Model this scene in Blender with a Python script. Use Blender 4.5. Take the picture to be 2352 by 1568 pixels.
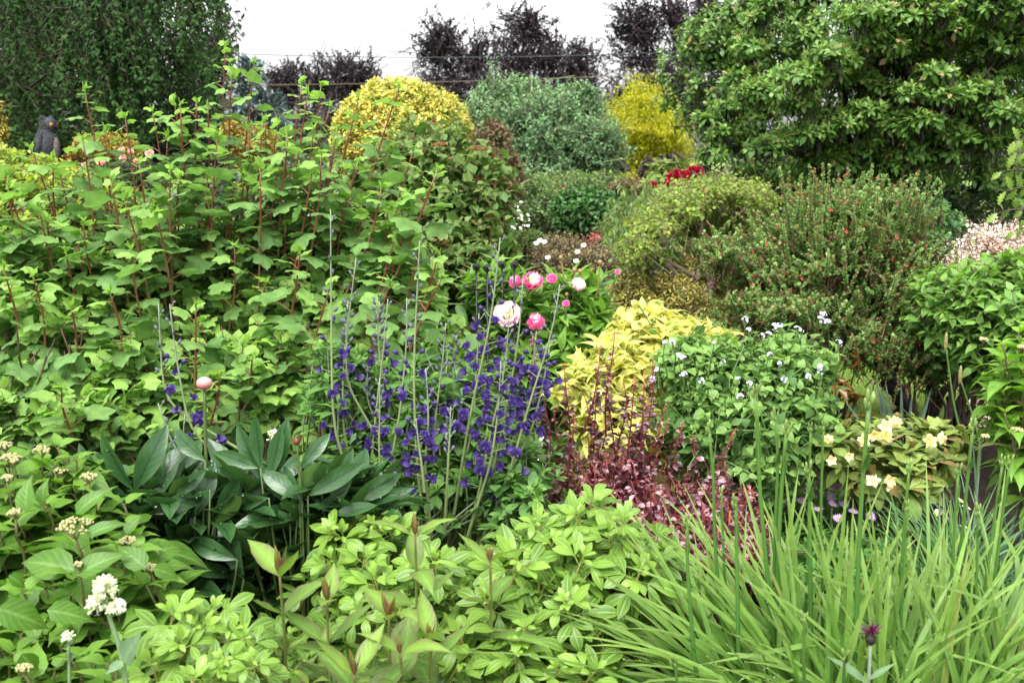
import bpy, math
import numpy as np
from mathutils import Vector, Matrix

for o in list(bpy.data.objects):
    bpy.data.objects.remove(o)
SC = bpy.context.scene
COL = SC.collection
# ------------------------------------------------------------------ camera, light
FPX, CZ, TH = 2308.0, 1.55, math.radians(10.5)      # focal length in px of a 2352 px wide picture
cd = bpy.data.cameras.new("camera")
cam = bpy.data.objects.new("camera", cd)
COL.objects.link(cam)
cam.location = (0, 0, CZ)
cam.rotation_euler = (math.pi / 2 - TH, 0, 0)
cd.sensor_width = 36.0
cd.lens = 36.0 * FPX / 2352.0
cd.clip_start, cd.clip_end = 0.05, 2000.0
cd.dof.use_dof = True
cd.dof.focus_distance = 3.6
cd.dof.aperture_fstop = 5.2
SC.camera = cam

SUN_EL, SUN_AZ = math.radians(62), math.radians(200)
world = bpy.data.worlds.new("World")
SC.world = world
world.use_nodes = True
nt = world.node_tree
for n in list(nt.nodes):
    nt.nodes.remove(n)
sky = nt.nodes.new("ShaderNodeTexSky")
sky.sky_type = 'NISHITA'
sky.sun_disc = False
sky.sun_elevation = SUN_EL
sky.sun_rotation = SUN_AZ
sky.dust_density = 4.0
hsv = nt.nodes.new("ShaderNodeHueSaturation")       # an overcast day: the blue goes grey-white
hsv.inputs["Saturation"].default_value = 0.05
bg = nt.nodes.new("ShaderNodeBackground")
bg.inputs["Strength"].default_value = 0.15
wo = nt.nodes.new("ShaderNodeOutputWorld")
nt.links.new(sky.outputs[0], hsv.inputs["Color"])
nt.links.new(hsv.outputs[0], bg.inputs[0])
nt.links.new(bg.outputs[0], wo.inputs[0])

sd = bpy.data.lights.new("sun", 'SUN')
sd.energy = 1.5
sd.angle = math.radians(50)
sd.color = (1.0, 0.97, 0.92)
sun = bpy.data.objects.new("sun", sd)
COL.objects.link(sun)
sdir = Vector((math.sin(SUN_AZ) * math.cos(SUN_EL), math.cos(SUN_AZ) * math.cos(SUN_EL), math.sin(SUN_EL)))
sun.rotation_euler = (-sdir).to_track_quat('-Z', 'Y').to_euler()
sun.location = sdir * 50

SC.view_settings.view_transform = 'Standard'
SC.view_settings.look = 'None'
SC.view_settings.exposure = 1.52
SC.view_settings.gamma = 1.0
SC.cycles.max_bounces = 8
SC.cycles.diffuse_bounces = 5
SC.cycles.glossy_bounces = 2
SC.cycles.transmission_bounces = 6
SC.cycles.use_denoising = True

# ------------------------------------------------------------------ helpers
COS, SIN = math.cos(TH), math.sin(TH)
UP = np.array([0., 0., 1.])


def P(px, py, Y):
    """world point seen at (px, py) of the 2352x1568 picture, Y metres in front of the camera"""
    a, b = (px - 1176) / FPX, (py - 784) / FPX
    k = Y / (COS - b * SIN)
    return np.array([a * k, Y, CZ + (-SIN - b * COS) * k])


def PX(n, Y):
    return n * Y / FPX


def nrm(v):
    return v / np.maximum(np.linalg.norm(v, axis=-1, keepdims=True), 1e-9)


class Geo:
    def __init__(s):
        s.V, s.L, s.S, s.A, s.M, s.n = [], [], [], [], [], 0

    def raw(s, V, L, S, A, M):
        s.V.append(V); s.L.append(L + s.n); s.S.append(S); s.A.append(A); s.M.append(M)
        s.n += len(V)

    def inst(s, T, p, d, n, sc, w=1.0, r=None, r2=None, m=None):
        p = np.atleast_2d(np.asarray(p, float)); N = len(p)
        if N == 0:
            return
        d = np.broadcast_to(np.asarray(d, float), (N, 3)); n = np.broadcast_to(np.asarray(n, float), (N, 3))
        sc = np.broadcast_to(np.asarray(sc, float), (N,)); w = np.broadcast_to(np.asarray(w, float), (N,))
        r = np.zeros(N) if r is None else np.broadcast_to(np.asarray(r, float), (N,))
        r2 = np.zeros(N) if r2 is None else np.broadcast_to(np.asarray(r2, float), (N,))
        y = nrm(d); x = np.cross(y, n)
        bad = np.linalg.norm(x, axis=1) < 1e-4
        if bad.any():
            x[bad] = np.cross(y[bad], np.array([.3, .9, .1]))
        x = nrm(x); z = np.cross(x, y)
        tv, tl, ts, tu, tm = T
        V = (p[:, None] + sc[:, None, None] * (tv[None, :, 0:1] * w[:, None, None] * x[:, None] + tv[None, :, 1:2] * y[:, None] + tv[None, :, 2:3] * z[:, None]))
        K = len(tv)
        L = (tl[None] + (np.arange(N) * K)[:, None]).ravel()
        A = np.empty((N, K, 4)); A[:, :, 0] = r[:, None]; A[:, :, 1:3] = tu[None]; A[:, :, 3] = r2[:, None]
        M = np.tile(tm if m is None else np.full(len(ts), m), N)
        s.raw(V.reshape(-1, 3), L, np.tile(ts, N), A.reshape(-1, 4), M)

    def tubes(s, C, R, sides=5, r=0.0, m=0, flat=None):
        """C (M,K,3) centre lines, R (M,K) or (K,) radii"""
        C = np.asarray(C, float)
        if C.ndim == 2:
            C = C[None]
        Mn, K = C.shape[:2]
        R = np.broadcast_to(np.asarray(R, float), (Mn, K))
        t = nrm(np.gradient(C, axis=1))
        mt = nrm(t.mean(1))
        ref = np.where(np.abs(mt[:, 2:3]) > .75, np.array([[.97, .2, .1]]), np.array([[0.05, .03, 1.]]))
        n1 = nrm(np.cross(t, ref[:, None])); n2 = np.cross(t, n1)
        a = np.linspace(0, 2 * np.pi, sides, endpoint=False)
        V = C[:, :, None] + R[:, :, None, None] * (np.cos(a)[None, None, :, None] * n1[:, :, None] + np.sin(a)[None, None, :, None] * n2[:, :, None])
        i = np.arange(K - 1)[:, None] * sides; j = np.arange(sides)[None]; j2 = (j + 1) % sides
        q = np.stack([i + j, i + j2, i + sides + j2, i + sides + j], -1).reshape(-1)
        cap = (np.arange(sides) + (K - 1) * sides)
        L1 = np.concatenate([q, cap]); S1 = np.concatenate([np.full((K - 1) * sides, 4), [sides]])
        L = (L1[None] + (np.arange(Mn) * K * sides)[:, None]).ravel()
        A = np.zeros((Mn, K, sides, 4)); A[..., 0] = np.broadcast_to(np.asarray(r, float), (Mn,))[:, None, None]
        A[..., 1] = .5; A[..., 2] = np.linspace(0, 1, K)[None, :, None]
        s.raw(V.reshape(-1, 3), L, np.tile(S1, Mn), A.reshape(-1, 4), np.full(Mn * len(S1), m))

    def tmpl(s):
        A = np.concatenate(s.A)
        return (np.concatenate(s.V), np.concatenate(s.L), np.concatenate(s.S), A[:, 1:3], np.concatenate(s.M))

    def mesh(s, name, mats, origin=None, smooth=True):
        me = bpy.data.meshes.new(name)
        if s.n:
            V = np.concatenate(s.V); L = np.concatenate(s.L).astype(np.int32); S = np.concatenate(s.S).astype(np.int32)
            A = np.concatenate(s.A).astype(np.float32); M = np.concatenate(s.M).astype(np.int32)
            if origin is not None:
                V = V - origin
            me.vertices.add(len(V)); me.vertices.foreach_set("co", V.astype(np.float32).ravel())
            me.loops.add(len(L)); me.loops.foreach_set("vertex_index", L)
            me.polygons.add(len(S))
            st_ = np.concatenate([[0], np.cumsum(S)[:-1]]).astype(np.int32)
            me.polygons.foreach_set("loop_start", st_)
            for mt in mats:
                me.materials.append(mt)
            me.polygons.foreach_set("material_index", M)
            if smooth:
                me.polygons.foreach_set("use_smooth", np.ones(len(S), dtype=bool))
            at = me.attributes.new("lf", 'FLOAT_COLOR', 'POINT')
            at.data.foreach_set("color", A.ravel())
            me.update(calc_edges=True)
        return me

    def build(s, name, mats, parent=None, smooth=True):
        if s.n == 0:
            return None
        org = None
        if parent is not None:
            q = parent; org = np.zeros(3)
            while q is not None:
                org += np.array(q.location); q = q.parent
        o = bpy.data.objects.new(name, s.mesh(name, mats if isinstance(mats, (list, tuple)) else [mats], org, smooth))
        COL.objects.link(o)
        o.parent = parent
        return o


def tag(o, label, cat, group=None):
    o['label'] = label; o['category'] = cat
    if group:
        o['group'] = group
    return o


def thing(name, label, cat, loc, group=None):
    o = bpy.data.objects.new(name, None)
    o.empty_display_size = .05
    COL.objects.link(o)
    o.location = [float(v) for v in loc]
    return tag(o, label, cat, group)


def place_parts(root, name, me, p, d, sc, rng=None, label=None):
    """copies of one small mesh as separate parts of root (mesh local +Y goes along d)"""
    org = np.array(root.location); out = []
    for i in range(len(p)):
        o = bpy.data.objects.new(name, me)
        COL.objects.link(o); o.parent = root
        q = Vector(d[i]).to_track_quat('Y', 'Z').to_matrix()
        if rng is not None:
            q = q @ Matrix.Rotation(rng.uniform(0, 6.28), 3, 'Y')
        s_ = float(sc[i]) if hasattr(sc, '__len__') else float(sc)
        o.matrix_local = Matrix.LocRotScale(Vector(p[i] - org), q, Vector((s_, s_, s_)))
        out.append(o)
    return out


# ------------------------------------------------------------------ leaf templates: along +Y, width X, face up +Z
def prof(shape, v):
    v = np.clip(v, 0, 1)
    if shape == 'ovate':
        return np.sin(np.pi * v ** .62) ** .95 * (1 - .35 * v ** 3)
    if shape == 'elliptic':
        return np.sin(np.pi * v) ** .85
    if shape == 'obovate':
        return np.sin(np.pi * v ** 1.45) ** .85
    if shape == 'lance':
        return np.sin(np.pi * v ** .75) ** 1.15
    if shape == 'acumin':
        return np.sin(np.pi * v ** .58) ** 1.05 * (1 - .6 * v ** 3)
    if shape == 'peony':
        return np.sin(np.pi * v ** 1.06) ** .88 * (1 - .12 * v ** 6)
    if shape == 'strap':
        return np.minimum(1, .7 + v * 1.2) * (1 - v ** 4)
    if shape == 'round':
        return np.sqrt(np.maximum(0, 1 - (2 * v - 1) ** 2))
    if shape == 'heart':
        return np.sqrt(np.maximum(0, 1 - (1.75 * v - .55) ** 2)) * (1 - v) ** .35 * (v > 0)
    return np.sin(np.pi * v)


def leafT(n=6, shape='ovate', W=.5, fold=.25, curl=.15, serr=0., wave=0., arch=None, m=0):
    v = np.linspace(0, 1, n + 1)
    w = .5 * W * np.maximum(prof(shape, v), .02)
    if serr:
        w[1:-1] *= 1 + serr * np.where(np.arange(1, n) % 2, 1, -1)
    zc = -curl * v ** 2 if arch is None else arch * np.sin(np.pi * v) - curl * v ** 2
    y = v - .35 * abs(curl) * v ** 3
    wv = wave * w * np.sin(v * 17)
    V = np.zeros((n + 1, 3, 3)); U = np.zeros((n + 1, 3, 2))
    V[:, 0] = np.stack([-w, y, zc + fold * w + wv], 1)
    V[:, 1] = np.stack([0 * w, y, zc], 1)
    V[:, 2] = np.stack([w, y, zc + fold * w - wv], 1)
    U[:, 0, 0] = 0; U[:, 1, 0] = .5; U[:, 2, 0] = 1; U[:, :, 1] = v[:, None]
    L = []
    for i in range(n):
        for j in range(2):
            a = i * 3 + j
            L += [a, a + 1, a + 4, a + 3]
    return (V.reshape(-1, 3), np.array(L), np.full(2 * n, 4), U.reshape(-1, 2), np.full(2 * n, m))


def lobeT(npt=26, rings=2, lobes=((0, 1., .42), (1.0, .86, .36), (2.0, .62, .4)), base=.5, teeth=.05, tf=13, droop=.18, ruff=.05, m=0):
    """palmate leaf fanned out of the stalk end"""
    ph = np.linspace(-2.72, 2.72, npt)
    r = np.zeros(npt)
    for c, a, w in lobes:
        for sgn in ((1, -1) if c else (1,)):
            r = np.maximum(r, a * np.exp(-((ph - sgn * c) / w) ** 2))
    r = base * (1 - .1 * np.abs(ph)) + (1 - base) * r
    r *= np.where(np.abs(ph) > 2.3, .8, 1)
    r = r * (1 + teeth * np.cos(ph * tf))
    V = [[0, 0, 0]]; U = [[.5, 0]]
    for k in range(1, rings + 1):
        f = k / rings
        for i in range(npt):
            q = r[i] * f
            vein = np.cos(ph[i] * 6.2)
            V.append([.62 * q * np.sin(ph[i]) * 1.25, .78 * q * np.cos(ph[i]) + .16 * f, -droop * q * q + ruff * f * f * (.5 - vein * .5)])
            U.append([.5 + .5 * np.sin(ph[i] * 6.2 / 2) * .999, f])
    L = []; S = []
    for i in range(npt - 1):
        L += [0, 1 + i + 1, 1 + i]; S.append(3)
    for k in range(1, rings):
        o0, o1 = 1 + (k - 1) * npt, 1 + k * npt
        for i in range(npt - 1):
            L += [o0 + i, o1 + i, o1 + i + 1, o0 + i + 1][::-1]; S.append(4)
    return (np.array(V, float), np.array(L), np.array(S), np.array(U, float), np.full(len(S), m))


def ballT(seg=6, rings=4, m=0, sx=1., sy=1., sz=1.):
    """ball on its own base: from y=0 to y=1 at sy=1"""
    V = []; U = []; L = []; S = []
    for i in range(rings + 1):
        t = math.pi * i / rings
        for j in range(seg):
            a = 2 * math.pi * j / seg
            rr = max(math.sin(t), .02) * .5
            V.append([rr * math.cos(a) * sx, (.5 - .5 * math.cos(t)) * sy, rr * math.sin(a) * sz]); U.append([j / seg, i / rings])
    for i in range(rings):
        for j in range(seg):
            j2 = (j + 1) % seg
            L += [i * seg + j, (i + 1) * seg + j, (i + 1) * seg + j2, i * seg + j2]; S.append(4)
    return (np.array(V), np.array(L), np.array(S), np.array(U), np.full(len(S), m))


def frame(d):
    """two unit vectors square to each row of d"""
    d = nrm(d)
    ref = np.where(np.abs(d[:, 2:3]) > .8, np.array([[1., .1, 0]]), np.array([[0, .05, 1.]]))
    a = nrm(np.cross(d, ref)); b = np.cross(d, a)
    return a, b


# ------------------------------------------------------------------ materials
def lk(t, a, b):
    t.links.new(a, b)


def leafmat(name, c1, c2, young=None, rare=None, rib=None, edge=None, tip=None, rough=.45, tr=.35, vein=0., back=None, spec=.32, patch=.25, sheen=0.):
    """c1-c2 by leaf, young by nearness to the shoot tip, rare = (colour, share), rib / edge / tip = (colour, amount)"""
    m = bpy.data.materials.new(name); m.use_nodes = True
    t = m.node_tree; N = t.nodes
    for n in list(N):
        N.remove(n)
    at = N.new("ShaderNodeAttribute"); at.attribute_name = "lf"
    sp = N.new("ShaderNodeSeparateColor"); lk(t, at.outputs["Color"], sp.inputs[0])
    R, Uc, Vc, A = sp.outputs[0], sp.outputs[1], sp.outputs[2], at.outputs["Alpha"]

    def mix(f, a, b, bl='MIX'):
        x = N.new("ShaderNodeMix"); x.data_type = 'RGBA'; x.blend_type = bl
        if isinstance(f, (int, float)):
            x.inputs[0].default_value = f
        else:
            lk(t, f, x.inputs[0])
        for k, s in ((6, a), (7, b)):
            if isinstance(s, tuple):
                x.inputs[k].default_value = (*s, 1)
            else:
                lk(t, s, x.inputs[k])
        return x.outputs[2]

    def ma(op, a, b=None, c=None):
        x = N.new("ShaderNodeMath"); x.operation = op
        for k, s in enumerate((a, b, c)):
            if s is None:
                continue
            if isinstance(s, (int, float)):
                x.inputs[k].default_value = s
            else:
                lk(t, s, x.inputs[k])
        return x.outputs[0]

    def mr(x, a, b, c=0., d=1.):
        q = N.new("ShaderNodeMapRange"); lk(t, x, q.inputs[0])
        q.inputs[1].default_value = a; q.inputs[2].default_value = b; q.inputs[3].default_value = c; q.inputs[4].default_value = d
        return q.outputs[0]

    col = mix(R, c1, c2)
    if young is not None:
        col = mix(ma('MULTIPLY', ma('POWER', A, 2.2), .9), col, young)
    if rare is not None:
        h = ma('FRACT', ma('MULTIPLY', R, 37.7))
        col = mix(ma('MULTIPLY', ma('LESS_THAN', h, rare[1]), .85), col, rare[0])
    off = ma('ABSOLUTE', ma('SUBTRACT', Uc, .5))
    if tip is not None:
        col = mix(ma('MULTIPLY', mr(Vc, .45, 1.0), tip[1]), col, tip[0])
    if edge is not None:
        col = mix(mr(off, .18, .48, 0, edge[1]), col, edge[0])
    if rib is not None:
        col = mix(mr(off, .015, .09, rib[1], 0), col, rib[0])
        if vein:        # side veins leave the rib at a slant
            sv = ma('SINE', ma('MULTIPLY', ma('SUBTRACT', Vc, ma('MULTIPLY', off, .55)), 46.))
            col = mix(mr(sv, .55, 1., 0., rib[1] * .45), col, rib[0])
    if patch:
        nz = N.new("ShaderNodeTexNoise"); nz.inputs["Scale"].default_value = 23.; nz.inputs["Detail"].default_value = 2.
        g = N.new("ShaderNodeNewGeometry"); lk(t, g.outputs["Position"], nz.inputs["Vector"])
        f = mr(nz.outputs[0], .3, .7, 1.15 * (1 - patch), 1.15 * (1 + patch))
        hs = N.new("ShaderNodeHueSaturation"); lk(t, col, hs.inputs["Color"]); lk(t, f, hs.inputs["Value"])
        col = hs.outputs[0]
    pb = N.new("ShaderNodeBsdfPrincipled")
    lk(t, col, pb.inputs["Base Color"])
    pb.inputs["Roughness"].default_value = rough
    pb.inputs["Specular IOR Level"].default_value = spec
    if back is not None:
        g2 = N.new("ShaderNodeNewGeometry")
        lk(t, mix(g2.outputs["Backfacing"], col, back), pb.inputs["Base Color"])
    if vein:
        w = ma('SINE', ma('MULTIPLY', ma('SUBTRACT', Vc, ma('MULTIPLY', off, .55)), 46.))
        rb = mr(off, 0., .12, -1.2, 0.)
        bp = N.new("ShaderNodeBump"); bp.inputs["Strength"].default_value = vein * .5; bp.inputs["Distance"].default_value = .0022
        lk(t, ma('ADD', ma('MULTIPLY', w, .5), rb), bp.inputs["Height"]); lk(t, bp.outputs[0], pb.inputs["Normal"])
    out = N.new("ShaderNodeOutputMaterial")
    if tr:
        tl = N.new("ShaderNodeBsdfTranslucent")
        hs2 = N.new("ShaderNodeHueSaturation"); lk(t, col, hs2.inputs["Color"])
        hs2.inputs["Saturation"].default_value = 1.1; hs2.inputs["Value"].default_value = 1.4
        lk(t, hs2.outputs[0], tl.inputs[0])
        mx = N.new("ShaderNodeMixShader"); mx.inputs[0].default_value = tr
        lk(t, pb.outputs[0], mx.inputs[1]); lk(t, tl.outputs[0], mx.inputs[2])
        lk(t, mx.outputs[0], out.inputs[0])
    else:
        lk(t, pb.outputs[0], out.inputs[0])
    return m


def plain(name, c1, c2=None, rough=.7, scale=30., bump=0., spec=.4, metal=0., along=None, detail=4.):
    m = bpy.data.materials.new(name); m.use_nodes = True
    t = m.node_tree; N = t.nodes; pb = N["Principled BSDF"]
    pb.inputs["Roughness"].default_value = rough; pb.inputs["Specular IOR Level"].default_value = spec; pb.inputs["Metallic"].default_value = metal
    nz = N.new("ShaderNodeTexNoise"); nz.inputs["Scale"].default_value = scale; nz.inputs["Detail"].default_value = detail
    g = N.new("ShaderNodeNewGeometry"); lk(t, g.outputs["Position"], nz.inputs["Vector"])
    rp = N.new("ShaderNodeValToRGB"); rp.color_ramp.elements[0].position = .3; rp.color_ramp.elements[1].position = .7
    rp.color_ramp.elements[0].color = (*c1, 1); rp.color_ramp.elements[1].color = (*(c2 or c1), 1)
    lk(t, nz.outputs[0], rp.inputs[0])
    c = rp.outputs[0]
    if along is not None:      # colour change along a stem
        at = N.new("ShaderNodeAttribute"); at.attribute_name = "lf"
        sp = N.new("ShaderNodeSeparateColor"); lk(t, at.outputs["Color"], sp.inputs[0])
        r2 = N.new("ShaderNodeValToRGB"); els = r2.color_ramp.elements
        while len(els) < len(along):
            els.new(.5)
        for e, (p_, c_) in zip(els, along):
            e.position = p_; e.color = (*c_, 1)
        lk(t, sp.outputs[2], r2.inputs[0])
        x = N.new("ShaderNodeMix"); x.data_type = 'RGBA'; x.inputs[0].default_value = .8
        lk(t, c, x.inputs[6]); lk(t, r2.outputs[0], x.inputs[7]); c = x.outputs[2]
    lk(t, c, pb.inputs["Base Color"])
    if bump:
        b = N.new("ShaderNodeBump"); b.inputs["Strength"].default_value = bump; b.inputs["Distance"].default_value = .02
        lk(t, nz.outputs[0], b.inputs["Height"]); lk(t, b.outputs[0], pb.inputs["Normal"])
    return m


def petalmat(name, c1, c2, rough=.5, tr=.3, inner=None):
    """colour runs from c1 at the petal base to c2 at its rim"""
    m = leafmat(name, c1, c1, tip=(c2, 1.), rough=rough, tr=tr, patch=.08)
    return m


BARK = plain("bark brown", (.05, .036, .025), (.12, .09, .06), .9, 22, .5)
BARKD = plain("bark dark wet", (.012, .010, .008), (.035, .026, .02), .7, 25, .5)
TWIGR = plain("twig reddish", (.10, .028, .02), (.16, .06, .03), .6, 40)
GSTEM = plain("stem green", (.07, .14, .03), (.10, .18, .045), .5, 40)

# ------------------------------------------------------------------ plant growers


def blob(px, py, Y, rx, ry, rd=None):
    c = P(px, py, Y)
    return [*c, PX(rx, Y), PX(rx, Y) if rd is None else rd, PX(ry, Y)]


def crown_points(rng, blobs, N, shell=(.78, 1.05), back=.4, lump=.14, low=.6):
    Bl = np.array(blobs); C, R = Bl[:, :3], Bl[:, 3:]
    ar = (R[:, 0] * R[:, 2] + R[:, 0] * R[:, 1] + R[:, 1] * R[:, 2])
    pts, outs = [], []
    need = N; tries = 0
    ph = rng.uniform(0, 6.28, (4,)); kk = rng.normal(0, 3.6, (4, 3))
    while need > 0 and tries < 30:
        tries += 1
        n = need * 3 + 10
        i = rng.choice(len(Bl), n, p=ar / ar.sum())
        d = nrm(rng.normal(size=(n, 3)))
        cdv = nrm(np.concatenate([-C[:, :2], np.zeros((len(C), 1))], 1))[i]
        f = (d * cdv).sum(1)
        keep = (f > -.15) | (rng.random(n) < back)
        keep &= (d[:, 2] > -.25) | (rng.random(n) < low)
        lm = 1 + lump * np.sin(d @ kk.T + ph + i[:, None] * 1.7).sum(1) * .5
        p = C[i] + d * R[i] * (rng.uniform(shell[0], shell[1], n) * lm)[:, None]
        for b in range(len(Bl)):
            q = np.linalg.norm((p - C[b]) / R[b], axis=1)
            keep &= (q > .74) | (i == b)
        keep &= p[:, 2] > .03
        p, d2 = p[keep], nrm((d / R[i])[keep])
        pts.append(p[:need]); outs.append(d2[:need]); need -= len(p)
    return np.concatenate(pts), np.concatenate(outs)


def twig_leaves(rng, g, T, pts, out, size, tw=(.1, .25), k=5, up=.5, droop=0., rosette=False, spread=.9, nup=.7, w=1.,
                gtw=None, twr=.002, el=(.1, .9), tpt=None, gtm=0, jit=.45, clump=.6):
    n = len(pts)
    if n == 0:
        return
    td = nrm(out + UP * (up - droop) + rng.normal(0, jit, (n, 3)))
    Lt = rng.uniform(tw[0], tw[1], n)
    a, b = frame(td)
    tr_ = rng.random(n)
    Ts = T if isinstance(T, list) else [T]
    j = np.arange(k)[None]
    az = (j * 2.399 if not rosette else j * 2 * np.pi / k * (1 if k < 9 else 1.62)) + rng.uniform(0, 6.28, (n, 1)) + rng.normal(0, .25, (n, k))
    e = np.cos(az)[..., None] * a[:, None] + np.sin(az)[..., None] * b[:, None]
    t = (j + .6) / k + np.zeros((n, k))
    if rosette:
        elv = el[0] + (el[1] - el[0]) * (j / max(1, k - 1)) + rng.normal(0, .12, (n, k))
        pos = pts[:, None] - td[:, None] * (1 - j[..., None] / k) * Lt[:, None, None] * .25
        ld = e * np.cos(elv)[..., None] + td[:, None] * np.sin(elv)[..., None]
        sz = size[0] + (size[1] - size[0]) * rng.random((n, k)); sz = sz * (1 - .45 * (j / k))
        ln = td[:, None] * .8 + UP * .5 - e * .2 + rng.normal(0, .15, (n, k, 3))
    else:
        pos = pts[:, None] - td[:, None] * ((1 - t) * Lt[:, None])[..., None]
        pos = pos - UP * (droop * .25 * (t * Lt[:, None]) ** 2 / Lt[:, None])[..., None]
        ld = td[:, None] * (.35 + .5 * t)[..., None] + e * spread - UP * droop * .6
        sz = (size[0] + (size[1] - size[0]) * rng.random((n, k))) * (1.05 - .35 * t)
        ln = UP * nup + out[:, None] * .45 + td[:, None] * .2 + rng.normal(0, .28, (n, k, 3))
    rr = np.clip(clump * tr_[:, None] + (1 - clump) * rng.random((n, k)), 0, 1)
    y2 = (j / max(1, k - 1)) + np.zeros((n, k))
    pick = rng.integers(0, len(Ts), (n, k))
    for q, TT in enumerate(Ts):
        s_ = pick == q
        g.inst(TT, pos[s_], ld[s_], ln[s_], sz[s_], w, rr[s_], y2[s_])
    if gtw is not None:
        c = np.stack([pts - td * Lt[:, None] * 1.25, pts - td * Lt[:, None] * .5, pts], 1)
        gtw.tubes(c, np.array([twr * 1.4, twr, twr * .5]), 3, m=gtm)


def crown(rng, g, blobs, N, T, size, shell=(.78, 1.05), back=.4, lump=.14, low=.6, **kw):
    p, o = crown_points(rng, blobs, N, shell, back, lump, low)
    twig_leaves(rng, g, T, p, o, size, **kw)
    return p, o


def curve(a, b, K=6, sag=0., side=None, rng=None, wob=0.):
    t = np.linspace(0, 1, K)[:, None]
    c = a + (b - a) * t + UP * (sag * 4 * t * (1 - t))
    if side is not None:
        c = c + side * (4 * t * (1 - t))
    if wob and rng is not None:
        w = rng.normal(0, wob, (K, 3)); w[0] = 0; w[-1] = 0
        c = c + w
    return c


def limbs(rng, g, base, targets, r0, r1=.006, K=7, wob=.02, sides=6, fork=.0):
    for q in targets:
        mid = base + (q - base) * .5
        c = curve(base, q, K, rng.normal(0, .03), None, rng, wob * np.linalg.norm(q - base) / 1.0)
        g.tubes(c, np.linspace(r0, r1, K), sides)


def shrub(name, label, cat, seed, blobs, N, T, size, mat, base=None, nb=9, br=.012, bark=None, group=None, twig=True, twr=.0025, bname="branchwork", skirt=True, **kw):
    rng = np.random.default_rng(seed)
    B0 = np.array(blobs)
    if base is None:
        base = np.array([B0[:, 0].mean(), B0[:, 1].mean(), 0.])
    root = thing(name, label, cat, base, group)
    g = Geo(); gb = Geo()
    p, o = crown(rng, g, blobs, N, T, size, gtw=gb if twig else None, twr=twr, **kw)
    zmin = (B0[:, 2] - B0[:, 5]).min()
    if nb and skirt and zmin > .25:       # leafy lower part down to the ground
        rx = (B0[:, 0].max() - B0[:, 0].min()) * .35 + B0[:, 3].mean() * .6
        kw2 = dict(kw); kw2['shell'] = (.6, 1.05)
        crown(rng, g, [[base[0], B0[:, 1].mean(), zmin * .55, rx, B0[:, 4].mean(), zmin * .6]], int(min(N * .3, 260)), T, size, gtw=None, **kw2)
    if nb:
        q = p[rng.choice(len(p), min(nb, len(p)), replace=False)]
        for t_ in q:
            b_ = base + np.array([rng.normal(0, .05), rng.normal(0, .05), -.02])
            gb.tubes(curve(b_, t_, 7, 0, nrm(rng.normal(size=3)) * .08 * np.linalg.norm(t_ - b_), rng, .012), np.linspace(br, br * .25, 7), 5)
    g.build("foliage", mat, root)
    gb.build(bname, bark or BARK, root)
    return root, rng, p, o


# ================================================================== the setting
def sheet(name, x0, x1, y0, y1, z, n, mat, amp=0., seed=0):
    rng = np.random.default_rng(seed)
    xs, ys = np.linspace(x0, x1, n), np.linspace(y0, y1, n)
    X, Y = np.meshgrid(xs, ys)
    ph = rng.uniform(0, 6.3, 6)
    Z = z + amp * (np.sin(X * 3.1 + ph[0]) * np.sin(Y * 2.7 + ph[1]) + .6 * np.sin(X * 7.3 + ph[2] + Y * 3) + .4 * np.sin(Y * 11 + ph[3] - X * 5))
    V = np.stack([X.ravel(), Y.ravel(), Z.ravel()], 1)
    i = (np.arange(n - 1)[:, None] * n + np.arange(n - 1)[None]).ravel()
    L = np.stack([i, i + 1, i + n + 1, i + n], 1).ravel()
    g = Geo(); A = np.zeros((len(V), 4)); g.raw(V, L, np.full(len(i), 4), A, np.zeros(len(i), int))
    o = g.build(name, mat)
    o['kind'] = 'structure'
    return o


LAWN = plain("lawn", (.085, .15, .022), (.15, .22, .04), .9, 9, .4)
SOIL = plain("wet soil", (.007, .0045, .003), (.026, .017, .011), .9, 38, 1.0, spec=.15)
sheet("ground", -300, 300, -20, 500, -.05, 3, LAWN)
sheet("soil_bed", -9, 9, -1.5, 21, 0.0, 150, SOIL, .012, 1)
sheet("lawn_path", -.42, .62, 3.45, 5.7, .03, 12, LAWN, .004, 2)
sheet("lawn", .1, 8, 5.62, 7.8, .036, 20, LAWN, .004, 3)

# lawn blades where the lawn shows between the beds
rng = np.random.default_rng(11)
gg = Geo()
blade = leafT(2, 'strap', .09, .2, .25)
for (x0, x1, y0, y1, n) in ((-.42, .62, 3.45, 5.7, 9000), (.9, 4.6, 5.65, 7.8, 12000)):
    p = np.stack([rng.uniform(x0, x1, n), rng.uniform(y0, y1, n), np.full(n, .03)], 1)
    d = nrm(np.stack([rng.normal(0, .5, n), rng.normal(0, .5, n), np.ones(n)], 1))
    gg.inst(blade, p, d, rng.normal(size=(n, 3)), rng.uniform(.035, .075, n), 1.1, rng.random(n), rng.random(n))
o = gg.build("lawn_grass", leafmat("grass blade", (.10, .19, .022), (.17, .25, .04), rare=((.25, .22, .08), .1), tr=.4, patch=.2))
o['kind'] = 'stuff'; o['label'] = "short yellowish green lawn grass between the flower beds"; o['category'] = "grass"

# ================================================================== far trees and hedges
FAR = leafT(2, 'elliptic', .62, .12, .1)
FAR2 = leafT(2, 'elliptic', .5, .2, .2)
MIDL = leafT(3, 'elliptic', .46, .22, .22)
OVATE = leafT(4, 'ovate', .55, .22, .25)

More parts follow.
